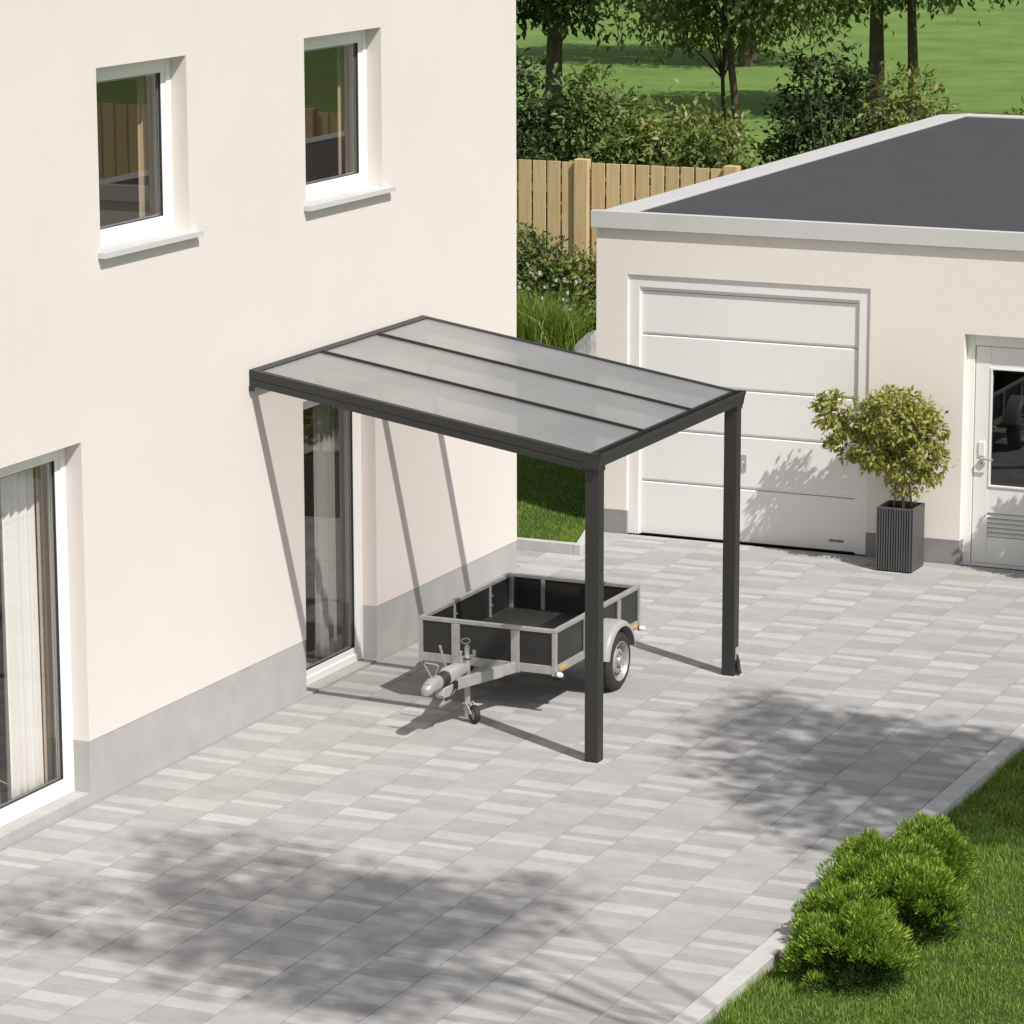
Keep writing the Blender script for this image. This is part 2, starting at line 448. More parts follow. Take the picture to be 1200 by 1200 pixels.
curtain(2.16, 2.48, 3.92, 5.4, -.36, .02, 3, 'drape', 'short beige curtain inside the upper window above the canopy')

# ------------------------------------------------------------------ ground, paving, kerbs
G = MB()
S = 700
G.add([(-S, -S, -.16), (S, -S, -.16), (S, S, -.16), (-S, S, -.16)], [(0, 1, 2, 3)])
struct(G.build('ground', 'meadow'))

def paving():
    V = []; F = []; SH = []
    def slab(x0, x1, y0, y1, s):
        o = len(V); g = .0016; c = .003; zt = 0.0; zb = -.012
        x0 += .0030; x1 -= .0030; y0 += g; y1 -= g
        V.extend([(x0, y0, zb), (x1, y0, zb), (x1, y1, zb), (x0, y1, zb),
                  (x0, y0, zt - .0015), (x1, y0, zt - .0015), (x1, y1, zt - .0015), (x0, y1, zt - .0015),
                  (x0 + c, y0 + c, zt), (x1 - c, y0 + c, zt), (x1 - c, y1 - c, zt), (x0 + c, y1 - c, zt)])
        for a in range(4):
            b = (a + 1) % 4
            F.append((o + a, o + b, o + 4 + b, o + 4 + a)); F.append((o + 4 + a, o + 4 + b, o + 8 + b, o + 8 + a))
        F.append((o + 8, o + 9, o + 10, o + 11)); SH.extend([s] * 9)
    A = [(.085, .95), (.10, .18), (.17, .72), (.30, .16), (.17, .70), (.115, .30), (.17, .92), (.12, .20), (.165, .42)]
    B = [(.085, .90), (.17, .70), (.315, .33), (.315, .45), (.165, .66), (.17, .22), (.175, .44)]
    P = 1.395
    # joints in x at .43 + .4165 k ; the first column is a cut strip against the wall
    xs = [0.0 + .003] + [.022 + .4165 * k for k in range(1, 40)]
    XR, YT = 5.45, 7.52
    for i in range(len(xs) - 1):
        x0, x1 = xs[i], xs[i + 1]
        if x0 > 8.4: break
        seq = A if i % 2 == 0 else B
        y = -14.0 + ((i * .262 + .31) % P) - P
        yend = YT
        while y < yend:
            off = 0
            for (w, s) in seq:
                a, b = y + off, y + off + w; off += w
                if b > yend: b = yend
                if b - a < .02: continue
                xx1 = min(x1, XR) if b <= 6.0 else x1
                if xx1 - x0 < .01: continue
                slab(x0, xx1, a, b, min(1, max(0, s + rng.normal(0, .05))))
            y += P
    # apron between house corner and garage, left of x = 0
    for i in range(0, 14):
        x1 = 0.0 - .0 - .4165 * i + .003; x0 = x1 - .4165
        seq = A if i % 2 else B
        y = YE + .01 - ((i * .41) % .6)
        while y < 6.5:
            for (w, s) in seq:
                a, b = max(y, YE + .004), min(y + w, 6.455); y += w
                if b - a > .02: slab(x0, x1, a, b, min(1, max(0, s + rng.normal(0, .05) + (0.3 if i == 0 else 0))))
    y = 6.46
    while y < 7.4:
        slab(-.066 - max(0, y - 6.5) * .289, .0025, y, min(y + .3, 7.52), .6); y += .3
    me = bpy.data.meshes.new('paving'); me.from_pydata(V, [], F)
    at = me.attributes.new('shade', 'FLOAT', 'FACE'); at.data.foreach_set('value', SH)
    me.materials.append(M['paver'])
    o = bpy.data.objects.new('paving', me); C.objects.link(o); struct(o)
paving()
mb = MB()
mb.add([(-6, -16, -.0085), (5.45, -16, -.0085), (5.45, 7.54, -.0085), (-6, 7.54, -.0085)], [(0, 1, 2, 3)])
mb.add([(5.45, 5.98, -.0085), (9, 5.98, -.0085), (9, 7.54, -.0085), (5.45, 7.54, -.0085)], [(0, 1, 2, 3)])
struct(mb.build('paving_bed', 'joint'))

mb = MB()
y = -16.0
while y < 5.9:
    L = 1.0; mb.box(5.455, 5.605, y, min(y + L, 6.0) - .004, -.3, .018); y += L
struct(mb.build('kerb', 'concrete', bevel=.006))
mb = MB()
x = -8.0
while x < -.2:
    mb.box(x, min(x + 1.0, -.15) - .004, 6.46, 6.54, -.2, .10); x += 1.0
mb.add([(-.15, 6.46, -.2), (-.07, 6.46, -.2), (-.07, 6.545, -.2), (-.355, 7.53, -.2), (-.43, 7.53, -.2), (-.15, 6.545, -.2), (-.15, 6.46, .1), (-.07, 6.46, .1), (-.07, 6.545, .1), (-.355, 7.53, .1), (-.43, 7.53, .1), (-.15, 6.545, .1)], [(5, 4, 3, 2, 1, 0), (6, 7, 8, 9, 10, 11)] + [(i, (i + 1) % 6, 6 + (i + 1) % 6, 6 + i) for i in range(6)])
struct(mb.build('kerb', 'concrete', bevel=.005))
# lawns
mb = MB()
mb.add([(-40, 6.54, .07), (-.15, 6.54, .07), (-.42, 7.50, .07), (-.386, 7.53, .07), (-.386, 21.0, .07), (-40, 21.0, .07)], [(0, 1, 2, 3, 4, 5)])
mb.add([(-.386, 18.35, .07), (25, 18.35, .07), (25, 21.0, .07), (-.42, 21.0, .07)], [(0, 1, 2, 3)])
struct(mb.build('lawn', 'turf'))
mb = MB(); mb.add([(5.60, -16, -.06), (30, -16, -.06), (30, 6.0, -.06), (5.60, 6.0, -.06)], [(0, 1, 2, 3)])
struct(mb.build('lawn', 'turf'))

# ------------------------------------------------------------------ foliage helpers
def unit(a): return a / (np.linalg.norm(a, axis=1, keepdims=True) + 1e-9)

def leaf_object(name, P, D, NN, L, W, mat, parent=None, loc=None, fold=.18, label=None):
    """n leaf-shaped quads, folded along the midrib"""
    n = len(P); base = np.array(WLOC[parent.name]) if parent is not None else np.array(loc if loc is not None else (0, 0, 0))
    D = unit(D); NN = unit(NN - D * (NN * D).sum(1, keepdims=True)); Sd = np.cross(D, NN)
    L = L[:, None]; W = W[:, None]
    v = np.empty((n, 4, 3))
    mid = P + D * L * .45
    v[:, 0] = P; v[:, 2] = P + D * L - NN * L * .12
    v[:, 1] = mid + Sd * W * .5 + NN * W * fold; v[:, 3] = mid - Sd * W * .5 + NN * W * fold
    v -= base
    me = bpy.data.meshes.new(name)
    me.vertices.add(n * 4); me.vertices.foreach_set('co', v.ravel())
    # two triangles per leaf, sharing the midrib
    idx = np.arange(n)[:, None] * 4
    tri = np.concatenate([idx + np.array([[0, 1, 2]]), idx + np.array([[0, 2, 3]])], 1).reshape(-1, 3)
    me.loops.add(tri.size); me.loops.foreach_set('vertex_index', tri.ravel().astype(np.int32))
    me.polygons.add(len(tri)); me.polygons.foreach_set('loop_start', np.arange(len(tri), dtype=np.int32) * 3)
    me.polygons.foreach_set('loop_total', np.full(len(tri), 3, dtype=np.int32))
    me.update(); me.validate()
    me.materials.append(M[mat] if isinstance(mat, str) else mat)
    o = bpy.data.objects.new(name, me); C.objects.link(o)
    if parent is not None: o.parent = parent
    elif loc is not None: o.location = loc
    WLOC[o.name] = Vector(base)
    return o

def blades(name, P, h, w, lean, mat, parent=None, loc=None):
    """grass blades: tapering two-segment strips that bend over"""
    n = len(P); base = np.array(WLOC[parent.name]) if parent is not None else np.array(loc if loc is not None else (0, 0, 0))
    ang = rng.uniform(0, 2 * np.pi, n); a2 = rng.uniform(0, 2 * np.pi, n)
    sd = np.stack([np.cos(ang), np.sin(ang), np.zeros(n)], 1); ln = np.stack([np.cos(a2), np.sin(a2), np.zeros(n)], 1)
    h = h[:, None]; w = w[:, None]; lean = lean[:, None]
    up = np.array([[0, 0, 1.0]])
    v = np.empty((n, 5, 3))
    m = P + up * h * .55 + ln * lean * h * .30
    v[:, 0] = P - sd * w * .5; v[:, 1] = P + sd * w * .5; v[:, 2] = m + sd * w * .38; v[:, 3] = m - sd * w * .38
    v[:, 4] = P + up * h * np.sqrt(np.maximum(.05, 1 - (lean * .8) ** 2)) + ln * lean * h
    v -= base
    me = bpy.data.meshes.new(name)
    me.vertices.add(n * 5); me.vertices.foreach_set('co', v.ravel())
    idx = np.arange(n)[:, None] * 5
    tri = np.concatenate([idx + np.array([[0, 1, 2]]), idx + np.array([[0, 2, 3]]), idx + np.array([[3, 2, 4]])], 1).reshape(-1, 3)
    me.loops.add(tri.size); me.loops.foreach_set('vertex_index', tri.ravel().astype(np.int32))
    me.polygons.add(len(tri)); me.polygons.foreach_set('loop_start', np.arange(len(tri), dtype=np.int32) * 3)
    me.polygons.foreach_set('loop_total', np.full(len(tri), 3, dtype=np.int32))
    me.update(); me.validate()
    me.materials.append(M[mat])
    o = bpy.data.objects.new(name, me); C.objects.link(o)
    if parent is not None: o.parent = parent
    elif loc is not None: o.location = loc
    WLOC[o.name] = Vector(base)
    return o

def rand_dir(n):
    d = rng.normal(size=(n, 3)); return unit(d)

def crown_points(blobs, nclump, per, sig, shell=.55):
    """clump centres spread through ellipsoids, leaves scattered round each; returns leaf positions, outward dirs and the clump centres"""
    vol = np.array([b[3] * b[4] * b[5] for b in blobs]); vol = vol / vol.sum()
    which = rng.choice(len(blobs), nclump, p=vol)
    b = np.array(blobs)[which]
    r = rng.uniform(shell ** 3, 1, nclump) ** (1 / 3)
    cc = b[:, :3] + rand_dir(nclump) * b[:, 3:6] * r[:, None]
    out = unit((cc - b[:, :3]) / b[:, 3:6])
    s = sig * rng.uniform(.6, 1.35, nclump)
    P = np.repeat(cc, per, 0) + rng.normal(size=(nclump * per, 3)) * np.repeat(s, per)[:, None] * np.array([[1, 1, .75]])
    O = np.repeat(out, per, 0)
    return P, O, cc

def tree(name, label, cat, loc, blobs, trunks, nclump, per, sig, leaf, mat, bark='bark', group=None, limbs=14, shell=.5, stems=None, droop=.25, limb_r=.35):
    """thing > trunk (with limbs), crown. trunks: list of ([points], [radii])"""
    t = thing(name, label, cat, loc, group)
    P, O, cc = crown_points(blobs, nclump, per, sig, shell)
    mb = MB()
    for pts, rr in trunks: mb.tube(pts, rr, 9)
    pick = rng.choice(len(cc), min(limbs, len(cc)), replace=False)
    for k in pick:
        pts, rr = trunks[k % len(trunks)]
        j = rng.integers(max(1, len(pts) // 2), len(pts)); p0 = Vector(pts[j]); p1 = Vector(cc[k]); md = (p0 + p1) / 2 + Vector((0, 0, .12 * (p1 - p0).length))
        r0 = rr[j] * .6
        mb.tube([p0, p0.lerp(md, .6), md, p1], [r0, r0 * .8, r0 * .6, r0 * limb_r * .5], 6)
    mb.build('trunk', bark, t, smooth=True)
    n = len(P)
    D = unit(O * .8 + rand_dir(n) * .9 + np.array([[0, 0, -droop]])); NN = unit(rand_dir(n) * .8 + O * .5 + np.array([[0, 0, .6]]))
    L = leaf * rng.uniform(.65, 1.25, n); W = L * rng.uniform(.38, .55, n)
    leaf_object('crown', P, D, NN, L, W, mat, t)
    return t

# ------------------------------------------------------------------ garage
YG = 7.543
gar = thing('garage', 'flat roofed cream garage with white sectional door and grey roof edge', 'garage', (2.7, 12.5, 0))
GX0, GX1, GY1, GZ = -.38, 5.85, 18.3, 2.97
gopen = [(-.055, 2.385, -.05, 2.535), (3.30, 4.44, -.05, 2.17)]
def front_wall(mb, z0, z1, y, x0, x1, depth):
    X = sorted({x0, x1} | {v for o in gopen for v in o[:2]}); Z = sorted({z0, z1} | {min(max(v, z0), z1) for o in gopen for v in o[2:]})
    for a, b in zip(X, X[1:]):
        for c, d in zip(Z, Z[1:]):
            if d - c < 1e-6 or any(o[0] < (a + b) / 2 < o[1] and o[2] < (c + d) / 2 < o[3] for o in gopen): continue
            mb.add([(a, y, c), (b, y, c), (b, y, d), (a, y, d)], [(0, 1, 2, 3)])
    for (a, b, c, d) in gopen:
        c2, d2 = max(c, z0), min(d, z1)
        if d2 <= c2: continue
        mb.add([(a, y, c2), (a, y + depth, c2), (a, y + depth, d2), (a, y, d2)], [(3, 2, 1, 0)])
        mb.add([(b, y, c2), (b, y + depth, c2), (b, y + depth, d2), (b, y, d2)], [(0, 1, 2, 3)])
        if z0 < d < z1: mb.add([(a, y, d), (a, y + depth, d), (b, y + depth, d), (b, y, d)], [(0, 1, 2, 3)])
mb = MB(); front_wall(mb, .225, GZ + .05, YG, GX0, GX1, .2)
for q in ([(GX0, YG), (GX0, GY1)], [(GX0, GY1), (GX1, GY1)], [(GX1, GY1), (GX1, YG)]):
    (a, b), (c, d) = q
    mb.add([(a, b, -.05), (c, d, -.05), (c, d, GZ + .05), (a, b, GZ + .05)], [(0, 1, 2, 3)])
mb.build('wall', 'stucco_garage', gar)
mb = MB(); front_wall(mb, -.05, .225, YG - .006, GX0 - .006, GX1 + .006, .2)
mb.add([(GX0 - .006, YG - .006, -.05), (GX0 - .006, GY1, -.05), (GX0 - .006, GY1, .225), (GX0 - .006, YG - .006, .225)], [(0, 1, 2, 3)])
mb.build('plinth', 'plinth_dark', gar)
mb = MB()
OV = .045; ZF = 3.135
mb.box(GX0 - OV, GX1 + OV, YG - OV, YG + .03, GZ, ZF)                      # front
mb.prism([(GX0 - OV, GZ), (GX0 + .36, GZ), (GX0 + .36, ZF - .001), (GX0 - OV, ZF - .032)], 1, YG + .031, GY1 + OV)      # left
mb.prism([(GX1 + OV, GZ), (GX1 - .36, GZ), (GX1 - .36, ZF - .001), (GX1 + OV, ZF - .032)], 1, YG + .031, GY1 + OV)
mb.box(GX0 + .36, GX1 - .36, GY1 - .2, GY1 + OV, GZ, ZF - .004)
mb.build('roof_edge', 'fascia', gar, bevel=.004)
MB().box(GX0 + .365, GX1 - .365, YG + .031, GY1 - .205, GZ + .02, ZF - .022).build('roof', 'felt', gar)
MB().box(GX0 + .05, GX1 - .05, YG + .35, GY1 - .05, -.05, GZ - .05).build('inner_shell', 'gasket', gar)

# sectional door
mb = MB()
mb.box(-.055, .062, YG + .022, YG + .11, 0, 2.535); mb.box(2.272, 2.385, YG + .022, YG + .11, 0, 2.535)
mb.box(.062, 2.272, YG + .022, YG + .11, 2.415, 2.535)
mb.box(.062, .080, YG + .040, YG + .11, 0.004, 2.415); mb.box(2.254, 2.272, YG + .040, YG + .11, 0.004, 2.415); mb.box(.080, 2.254, YG + .040, YG + .11, 2.385, 2.415)
gd = mb.build('garage_door', 'white_paint', gar, bevel=.003)
cuts = [.013, .525, 1.035, 1.475, 1.955, 2.38]
for i in range(5):
    a, b = cuts[i] + (.003 if i else 0), cuts[i + 1]
    yf = YG + .052; g = .034
    # each panel: flat face, chamfer at the top and bottom running into the recessed joint
    prof = [(yf + .03, a), (yf + .014, a + .001)]
    if i: prof += [(yf + .014, a + g * .45), (yf, a + g * .55)]
    else: prof += [(yf, a)]
    prof = [(yf + .04, a), (yf + .012 if i else yf, a), (yf + .012 if i else yf, a + (g * .35 if i else .001)), (yf, a + (g * .75 if i else .002)),
            (yf, b - (.012 if i < 4 else .002)), (yf + .008, b - .004), (yf + .04, b - .003)]
    MB().prism(prof, 0, .084, 2.250).build('panel', 'white_paint', gd)
MB().box(.084, 2.25, YG + .05, YG + .10, .001, .0125).build('seal', 'rubber', gd)
hb = MB(); hb.box(1.085, 1.165, YG + .034, YG + .052, .71, .865); h1 = hb.build('handle', 'steel', gd, bevel=.008)
MB().tube([(1.125, YG + .034, .79), (1.125, YG + .012, .785)], .020, 14).box(1.112, 1.138, YG - .002, YG + .014, .735, .80).build('grip', 'steel', h1, bevel=.003)
npl = MB(); npl.box(2.00, 2.15, YG + .0495, YG + .0522, .092, .118); npo = npl.build('nameplate', surf('grey_nameplate', (.36, .35, .345), .5), gd)
mb = MB()
for k in range(11):
    if k == 4: continue
    mb.box(2.008 + k * .0125, 2.017 + k * .0125, YG + .0483, YG + .0496, .099 + (k % 2) * .001, .111 + (k % 3) * .001)
mb.build('lettering', 'gasket', npo)

# entrance door
YD = YG + .10
mb = MB()
mb.box(3.30, 3.375, YD, YD + .09, 0, 2.17); mb.box(4.365, 4.44, YD, YD + .09, 0, 2.17); mb.box(3.375, 4.365, YD, YD + .09, 2.055, 2.17)
ed = mb.build('entrance_door', 'white_paint', gar, bevel=.004)
mb = MB(); yl = YD + .014
x0, x1 = 3.382, 4.358; gx0, gx1, gz0, gz1 = 3.525, 4.215, .735, 1.855
mb.box(x0, gx0, yl, yl + .05, .012, 2.048); mb.box(gx1, x1, yl, yl + .05, .012, 2.048)
mb.box(gx0, gx1, yl + .004, yl + .05, .012, .262); mb.box(gx0, gx1, yl + .004, yl + .05, .490, gz0); mb.box(gx0, gx1, yl + .004, yl + .05, gz1, 2.048)
mb.build('door_leaf', 'white_paint', ed, bevel=.003)
mb = MB(); 
mb.box(gx0, gx0 + .018, yl - .008, yl + .03, gz0, gz1); mb.box(gx1 - .018, gx1, yl - .008, yl + .03, gz0, gz1)
mb.box(gx0 + .018, gx1 - .018, yl - .008, yl + .03, gz0, gz0 + .018); mb.box(gx0 + .018, gx1 - .018, yl - .008, yl + .03, gz1 - .018, gz1)
mb.build('glazing_bead', 'white_pvc', ed, bevel=.003)
MB().add([(gx0, yl + .02, gz0), (gx1, yl + .02, gz0), (gx1, yl + .02, gz1), (gx0, yl + .02, gz1)], [(0, 1, 2, 3)]).build('pane', 'glass_dark', ed, recalc=False)
mb = MB()
for k in range(5):
    z = .270 + k * .044
    mb.prism([(yl + .002, z), (yl + .030, z + .030), (yl + .036, z + .030), (yl + .012, z - .004)], 0, gx0 + .001, gx1 - .001)
mb.build('vent_louvre', 'white_paint', ed)
MB().box(gx0, gx1, yl + .04, yl + .055, .25, .50).build('vent_back', 'fascia', ed)
hm = MB(); hm.box(3.428, 3.492, yl - .016, yl, 1.02, 1.16); hp = hm.build('handle', 'white_pvc', ed, bevel=.008)
mb = MB(); mb.tube([(3.46, yl - .014, 1.005), (3.46, yl - .06, 1.005), (3.475, yl - .066, 1.005), (3.585, yl - .066, 1.005)], .009, 10)
mb.lathe([(0, -.016), (.034, -.016), (.036, 0), (0, 0)], (3.462, yl, .955), (0, 1, 0), 20)
mb.build('lever', 'steel', hp, smooth=True)
MB().lathe([(0, -.0175), (.008, -.0175), (.008, -.016), (0, -.016)], (3.462, yl, .958), (0, 1, 0), 12).build('keyhole', 'gasket', hp)
MB().box(3.30, 4.44, YG - .0, YD + .09, .0005, .011).build('threshold', 'fascia', ed, bevel=.002)

# ------------------------------------------------------------------ canopy
can = thing('patio_canopy', 'anthracite aluminium lean-to canopy with three opal roof panels on two posts', 'canopy', (1.4, 1.45, 0))
ZW, ZFR, XF = 2.775, 2.338, 2.80
sl = (ZFR - ZW) / XF
zt = lambda x: ZW + sl * x
mb = MB()
mb.prism([(0.004, 2.66), (.075, 2.66), (.075, 2.695), (.06, 2.705), (.06, 2.75), (.078, 2.755), (.072, 2.772), (.004, 2.782)], 1, .0165, 2.8985)
mb.build('wall_profile', 'anthracite', can, bevel=.003)
MB().box(.002, .045, -.055, -.03, 2.615, 2.659).build('wall_bracket', 'anthracite', can, bevel=.004)
def rafter(y0, y1, outer):
    x0, x1 = (.004 if outer else .076), XF
    def strip(mb, ya, yb, top, bot, xa=x0, xb=x1):
        vs = []
        for x in (xa, xb):
            vs += [(x, ya, zt(x) + bot), (x, yb, zt(x) + bot), (x, yb, zt(x) + top), (x, ya, zt(x) + top)]
        mb.add(vs, [(0, 3, 2, 1), (4, 5, 6, 7), (0, 1, 5, 4), (1, 2, 6, 5), (2, 3, 7, 6), (3, 0, 4, 7)])
    mb = MB()
    if outer:
        strip(mb, y0, y1, .008, -.060); strip(mb, y0 + .004, y1 - .004, -.0605, -.0645); strip(mb, y0, y1, -.065, -.118, x0, XF - .03)
    else:
        ym = (y0 + y1) / 2
        strip(mb, y0, y1, .010, .0015, x0, XF + .022); strip(mb, ym - .012, ym + .012, .018, .0105, x0, XF + .022); mb.box(XF + .013, XF + .022, y0, y1, zt(XF) - .062, zt(XF) + .001); strip(mb, y0 + .002, y1 - .002, -.020, -.115, x0, XF - .03)
    mb.build('rafter', 'anthracite', can, bevel=.003)
rafter(-.045, .015, True); rafter(2.90, 2.96, True)
rafter(.975, 1.035, False); rafter(1.955, 2.015, False)
for (a, b) in ((.017, .984), (1.026, 1.964), (2.006, 2.898)):
    vs = []
    for x in (.066, XF + .012):
        vs += [(x, a, zt(x) - .017), (x, b, zt(x) - .017), (x, b, zt(x) - .001), (x, a, zt(x) - .001)]
    MB().add(vs, [(0, 3, 2, 1), (4, 5, 6, 7), (0, 1, 5, 4), (1, 2, 6, 5), (2, 3, 7, 6), (3, 0, 4, 7)]).build('roof_panel', 'poly', can)
    mb = MB(); ze = zt(XF + .012)
    mb.box(XF + .013, XF + .020, a - .003, b + .003, ze - .060, ze + .003)
    mb.box(XF - .012, XF + .0125, a - .003, b + .003, ze + .001, ze + .005)
    mb.build('panel_trim', 'anthracite', can)
# gutter beam: an open channel with a stepped front face
mb = MB()
pr = [(2.795, 2.245), (2.888, 2.245), (2.899, 2.300), (2.899, 2.303), (2.906, 2.306), (2.914, 2.350), (2.903, 2.352), (2.890, 2.305), (2.879, 2.262), (2.812, 2.262), (2.812, 2.262), (2.808, 2.262), (2.806, 2.300), (2.795, 2.300)]
mb.prism(pr, 1, -.02, 2.905)
mb.build('gutter_beam', 'anthracite', can, bevel=.0015)
for (a, b) in ((-.042, -.018), (2.903, 2.925)):
    mb = MB(); mb.prism([(2.79, 2.24), (2.892, 2.24), (2.903, 2.30), (2.919, 2.354), (2.79, 2.350)], 1, a, b); mb.build('gutter_end_cap', 'anthracite', can, bevel=.002)
mb = MB(); mb.prism([(2.762, 2.236), (2.896, 2.236), (2.906, 2.30), (2.918, 2.308), (2.922, 2.356), (2.898, 2.360), (2.898, 2.33), (2.80, 2.33), (2.80, 2.352), (2.762, 2.352)], 1, -.048, -.0425)
mb.build('corner_cap', 'anthracite', can)
for y0 in (0.0, 2.815):
    mb = MB(); mb.box(2.768, 2.877, y0, y0 + .108, 0.0, 2.246)
    po = mb.build('post', 'anthracite', can, bevel=.006)
    MB().box(2.761, 2.884, y0 - .007, y0 + .115, 2.205, 2.2445).build('post_collar', 'anthracite', po, bevel=.004)
    if y0 > 1:
        m2 = MB(); m2.tube([(2.877, y0 + .054, .17), (2.890, y0 + .054, .12), (2.895, y0 + .054, .05), (2.912, y0 + .052, .014)], [.016, .018, .020, .018], 12)
        m2.build('water_outlet', 'rubber', po, smooth=True)
        MB().box(2.8775, 2.884, y0 + .022, y0 + .086, .13, .235).build('outlet_plate', 'steel', po, bevel=.002)
        MB().lathe([(0, -.004), (.007, -.004), (.007, .001), (0, .001)], (2.83, y0, .125), (0, 1, 0), 10).build('bolt', 'gasket', po)

# ------------------------------------------------------------------ trailer
tr = thing('cargo_trailer', 'small single axle box trailer with black panels and galvanised frame under the canopy', 'trailer', (1.47, 1.9, 0))
X0, X1, Y0, Y1 = .88, 2.065, 1.06, 2.775
ZB, ZS, ZR = .338, .408, .700
XC = (X0 + X1) / 2
MB().box(X0 + .03, X1 - .03, Y0 + .03, Y1 - .03, ZS - .012, ZS).build('floor', 'deck', tr)
MB().box(X0 + .012, X1 - .012, Y0 + .012, Y0 + .026, ZS, ZR - .03).build('front_panel', 'ply', tr)
MB().box(X0 + .012, X1 - .012, Y1 - .026, Y1 - .012, ZS, ZR - .03).build('tail_panel', 'ply', tr)
MB().box(X0 + .012, X0 + .026, Y0 + .027, Y1 - .027, ZS, ZR - .03).build('side_panel', 'ply', tr)
MB().box(X1 - .026, X1 - .012, Y0 + .027, Y1 - .027, ZS, ZR - .03).build('side_panel', 'ply', tr)
tw = .036
for (a, b, c, d) in ((X0, X1, Y0, Y0 + tw), (X0, X1, Y1 - tw, Y1), (X0, X0 + tw, Y0 + tw, Y1 - tw), (X1 - tw, X1, Y0 + tw, Y1 - tw)):
    MB().box(a, b, c, d, ZR - .033, ZR).build('top_rail', 'galv', tr, bevel=.005)
for (a, b, c, d) in ((X0 + .03, X1 - .03, Y0 + .001, Y0 + .045), (X0 + .03, X1 - .03, Y1 - .045, Y1 - .001), (X0 + .001, X0 + .045, Y0 + .03, Y1 - .03), (X1 - .045, X1 - .001, Y0 + .03, Y1 - .03)):
    e = .0455 if (b - a) < .1 else 0
    MB().box(a, b, c + (.016 if e else 0), d - (.016 if e else 0), ZB, ZS - .001).build('sill_rail', 'galv', tr, bevel=.004)
for x in (X0, X1 - .032):
    for y in (Y0, Y1 - .032):
        MB().box(x - .002, x + .034, y - .002, y + .034, ZB - .012, ZR - .034).build('corner_post', 'galv', tr, bevel=.004)
for x in (1.167, 1.682):
    MB().box(x, x + .072, Y0 - .006, Y0 + .011, ZB - .01, ZR - .034).build('stake', 'galv', tr, bevel=.004)
    m = MB(); m.box(x + .02, x + .055, Y1 - .040, Y1 - .027, ZS + .001, ZR - .034).build('stake', 'galv', tr, bevel=.003)
    MB().box(x, x + .072, Y1 - .011, Y1 + .006, ZB - .01, ZR - .034).build('stake', 'galv', tr, bevel=.004)
for y in (1.62, 2.30):
    MB().box(X1 - .011, X1 + .005, y, y + .06, ZS - .03, ZR - .034).build('stake', 'galv', tr, bevel=.003)
    MB().box(X0 - .005, X0 + .011, y, y + .06, ZS - .03, ZR - .034).build('stake', 'galv', tr, bevel=.003)
    MB().box(X0 + .027, X0 + .040, y + .012, y + .045, ZS + .001, ZR - .034).build('stake', 'galv', tr, bevel=.003)
for x in (X0 + .027, X1 - .060):
    MB().box(x, x + .033, Y1 - .060, Y1 - .027, ZS + .001, ZR - .034).build('stake', 'galv', tr, bevel=.003)
# lashing hooks inside, hinges
for y in (1.640, 2.318):
    for z in (.50, .58):
        MB().tube([(X0 + .040, y + .012, z), (X0 + .056, y + .012, z + .008), (X0 + .050, y + .012, z + .022)], .004, 6).build('lashing_hook', 'galv', tr, smooth=True)
for x in (1.19, 1.70):
    for z in (.50, .58):
        MB().tube([(x + .01, Y1 - .040, z), (x + .01, Y1 - .055, z + .008), (x + .01, Y1 - .050, z + .022)], .004, 6).build('lashing_hook', 'galv', tr, smooth=True)
for x in (X0 + .02, X0 + .4, X1 - .4, X1 - .02):
    MB().box(x - .012, x + .012, Y1 - .004, Y1 + .012, ZR - .075, ZR - .025).build('latch', 'galv', tr, bevel=.002)
# drawbar
zb = .365
MB().beam((1.715, 1.10, zb), (1.515, .40, zb), .045, .085).build('drawbar', 'galv', tr, bevel=.006)
MB().beam((1.23, 1.10, zb), (1.43, .40, zb), .045, .085).build('drawbar', 'galv', tr, bevel=.006)
MB().beam((1.662, .914, zb), (1.625, .785, zb), .048, .088).build('drawbar_sleeve', 'fender', tr, bevel=.003)
MB().box(1.505, 1.54, .392, .399, zb - .03, zb + .03).build('drawbar_hollow_shade', 'gasket', tr)  # black block standing in for the shaded hollow of the open beam end
MB().beam((XC, .50, .33), (XC, 2.4, .33), .06, .06).build('spine', 'galv', tr, bevel=.004)
# overrun housing: tapered casting
mb = MB()
def loft(mb, secs, n=20):
    o = len(mb.v)
    for (y, cx, cz, rx, rz, p) in secs:
        for j in range(n):
            t = 2 * math.pi * j / n; c, s = math.cos(t), math.sin(t)
            mb.v.append((cx + rx * abs(c) ** p * (1 if c >= 0 else -1), y, cz + rz * abs(s) ** p * (1 if s >= 0 else -1)))
    for i in range(len(secs) - 1):
        for j in range(n):
            mb.f.append((o + i * n + j, o + i * n + (j + 1) % n, o + (i + 1) * n + (j + 1) % n, o + (i + 1) * n + j))
    mb.f.append(tuple(o + j for j in range(n))); mb.f.append(tuple(o + (len(secs) - 1) * n + j for j in range(n)))
loft(mb, [(.30, XC, .44, .052, .055, .6), (.34, XC, .445, .056, .060, .55), (.50, XC, .45, .052, .050, .5), (.62, XC, .44, .045, .042, .5), (.66, XC, .42, .04, .02, .5)])
mb.build('overrun_housing', 'fender', tr, smooth=True)
mb = MB(); secs = []
for k in range(15):
    y = .175 + k * .0095; r = .050 + (.006 if k % 2 else -.004); secs.append((y, XC, .435 - (.30 - y) * .02, r, r, 1.0))
loft(mb, secs); mb.build('bellows', 'rubber', tr, smooth=True)
mb = MB()
loft(mb, [(-.055, XC, .405, .012, .022, .8), (-.045, XC, .408, .034, .036, .8), (-.01, XC, .415, .046, .046, .8), (.03, XC, .428, .047, .050, .75), (.07, XC, .435, .047, .052, .7), (.085, XC, .435, .052, .054, .8), (.175, XC, .433, .050, .050, 1)])
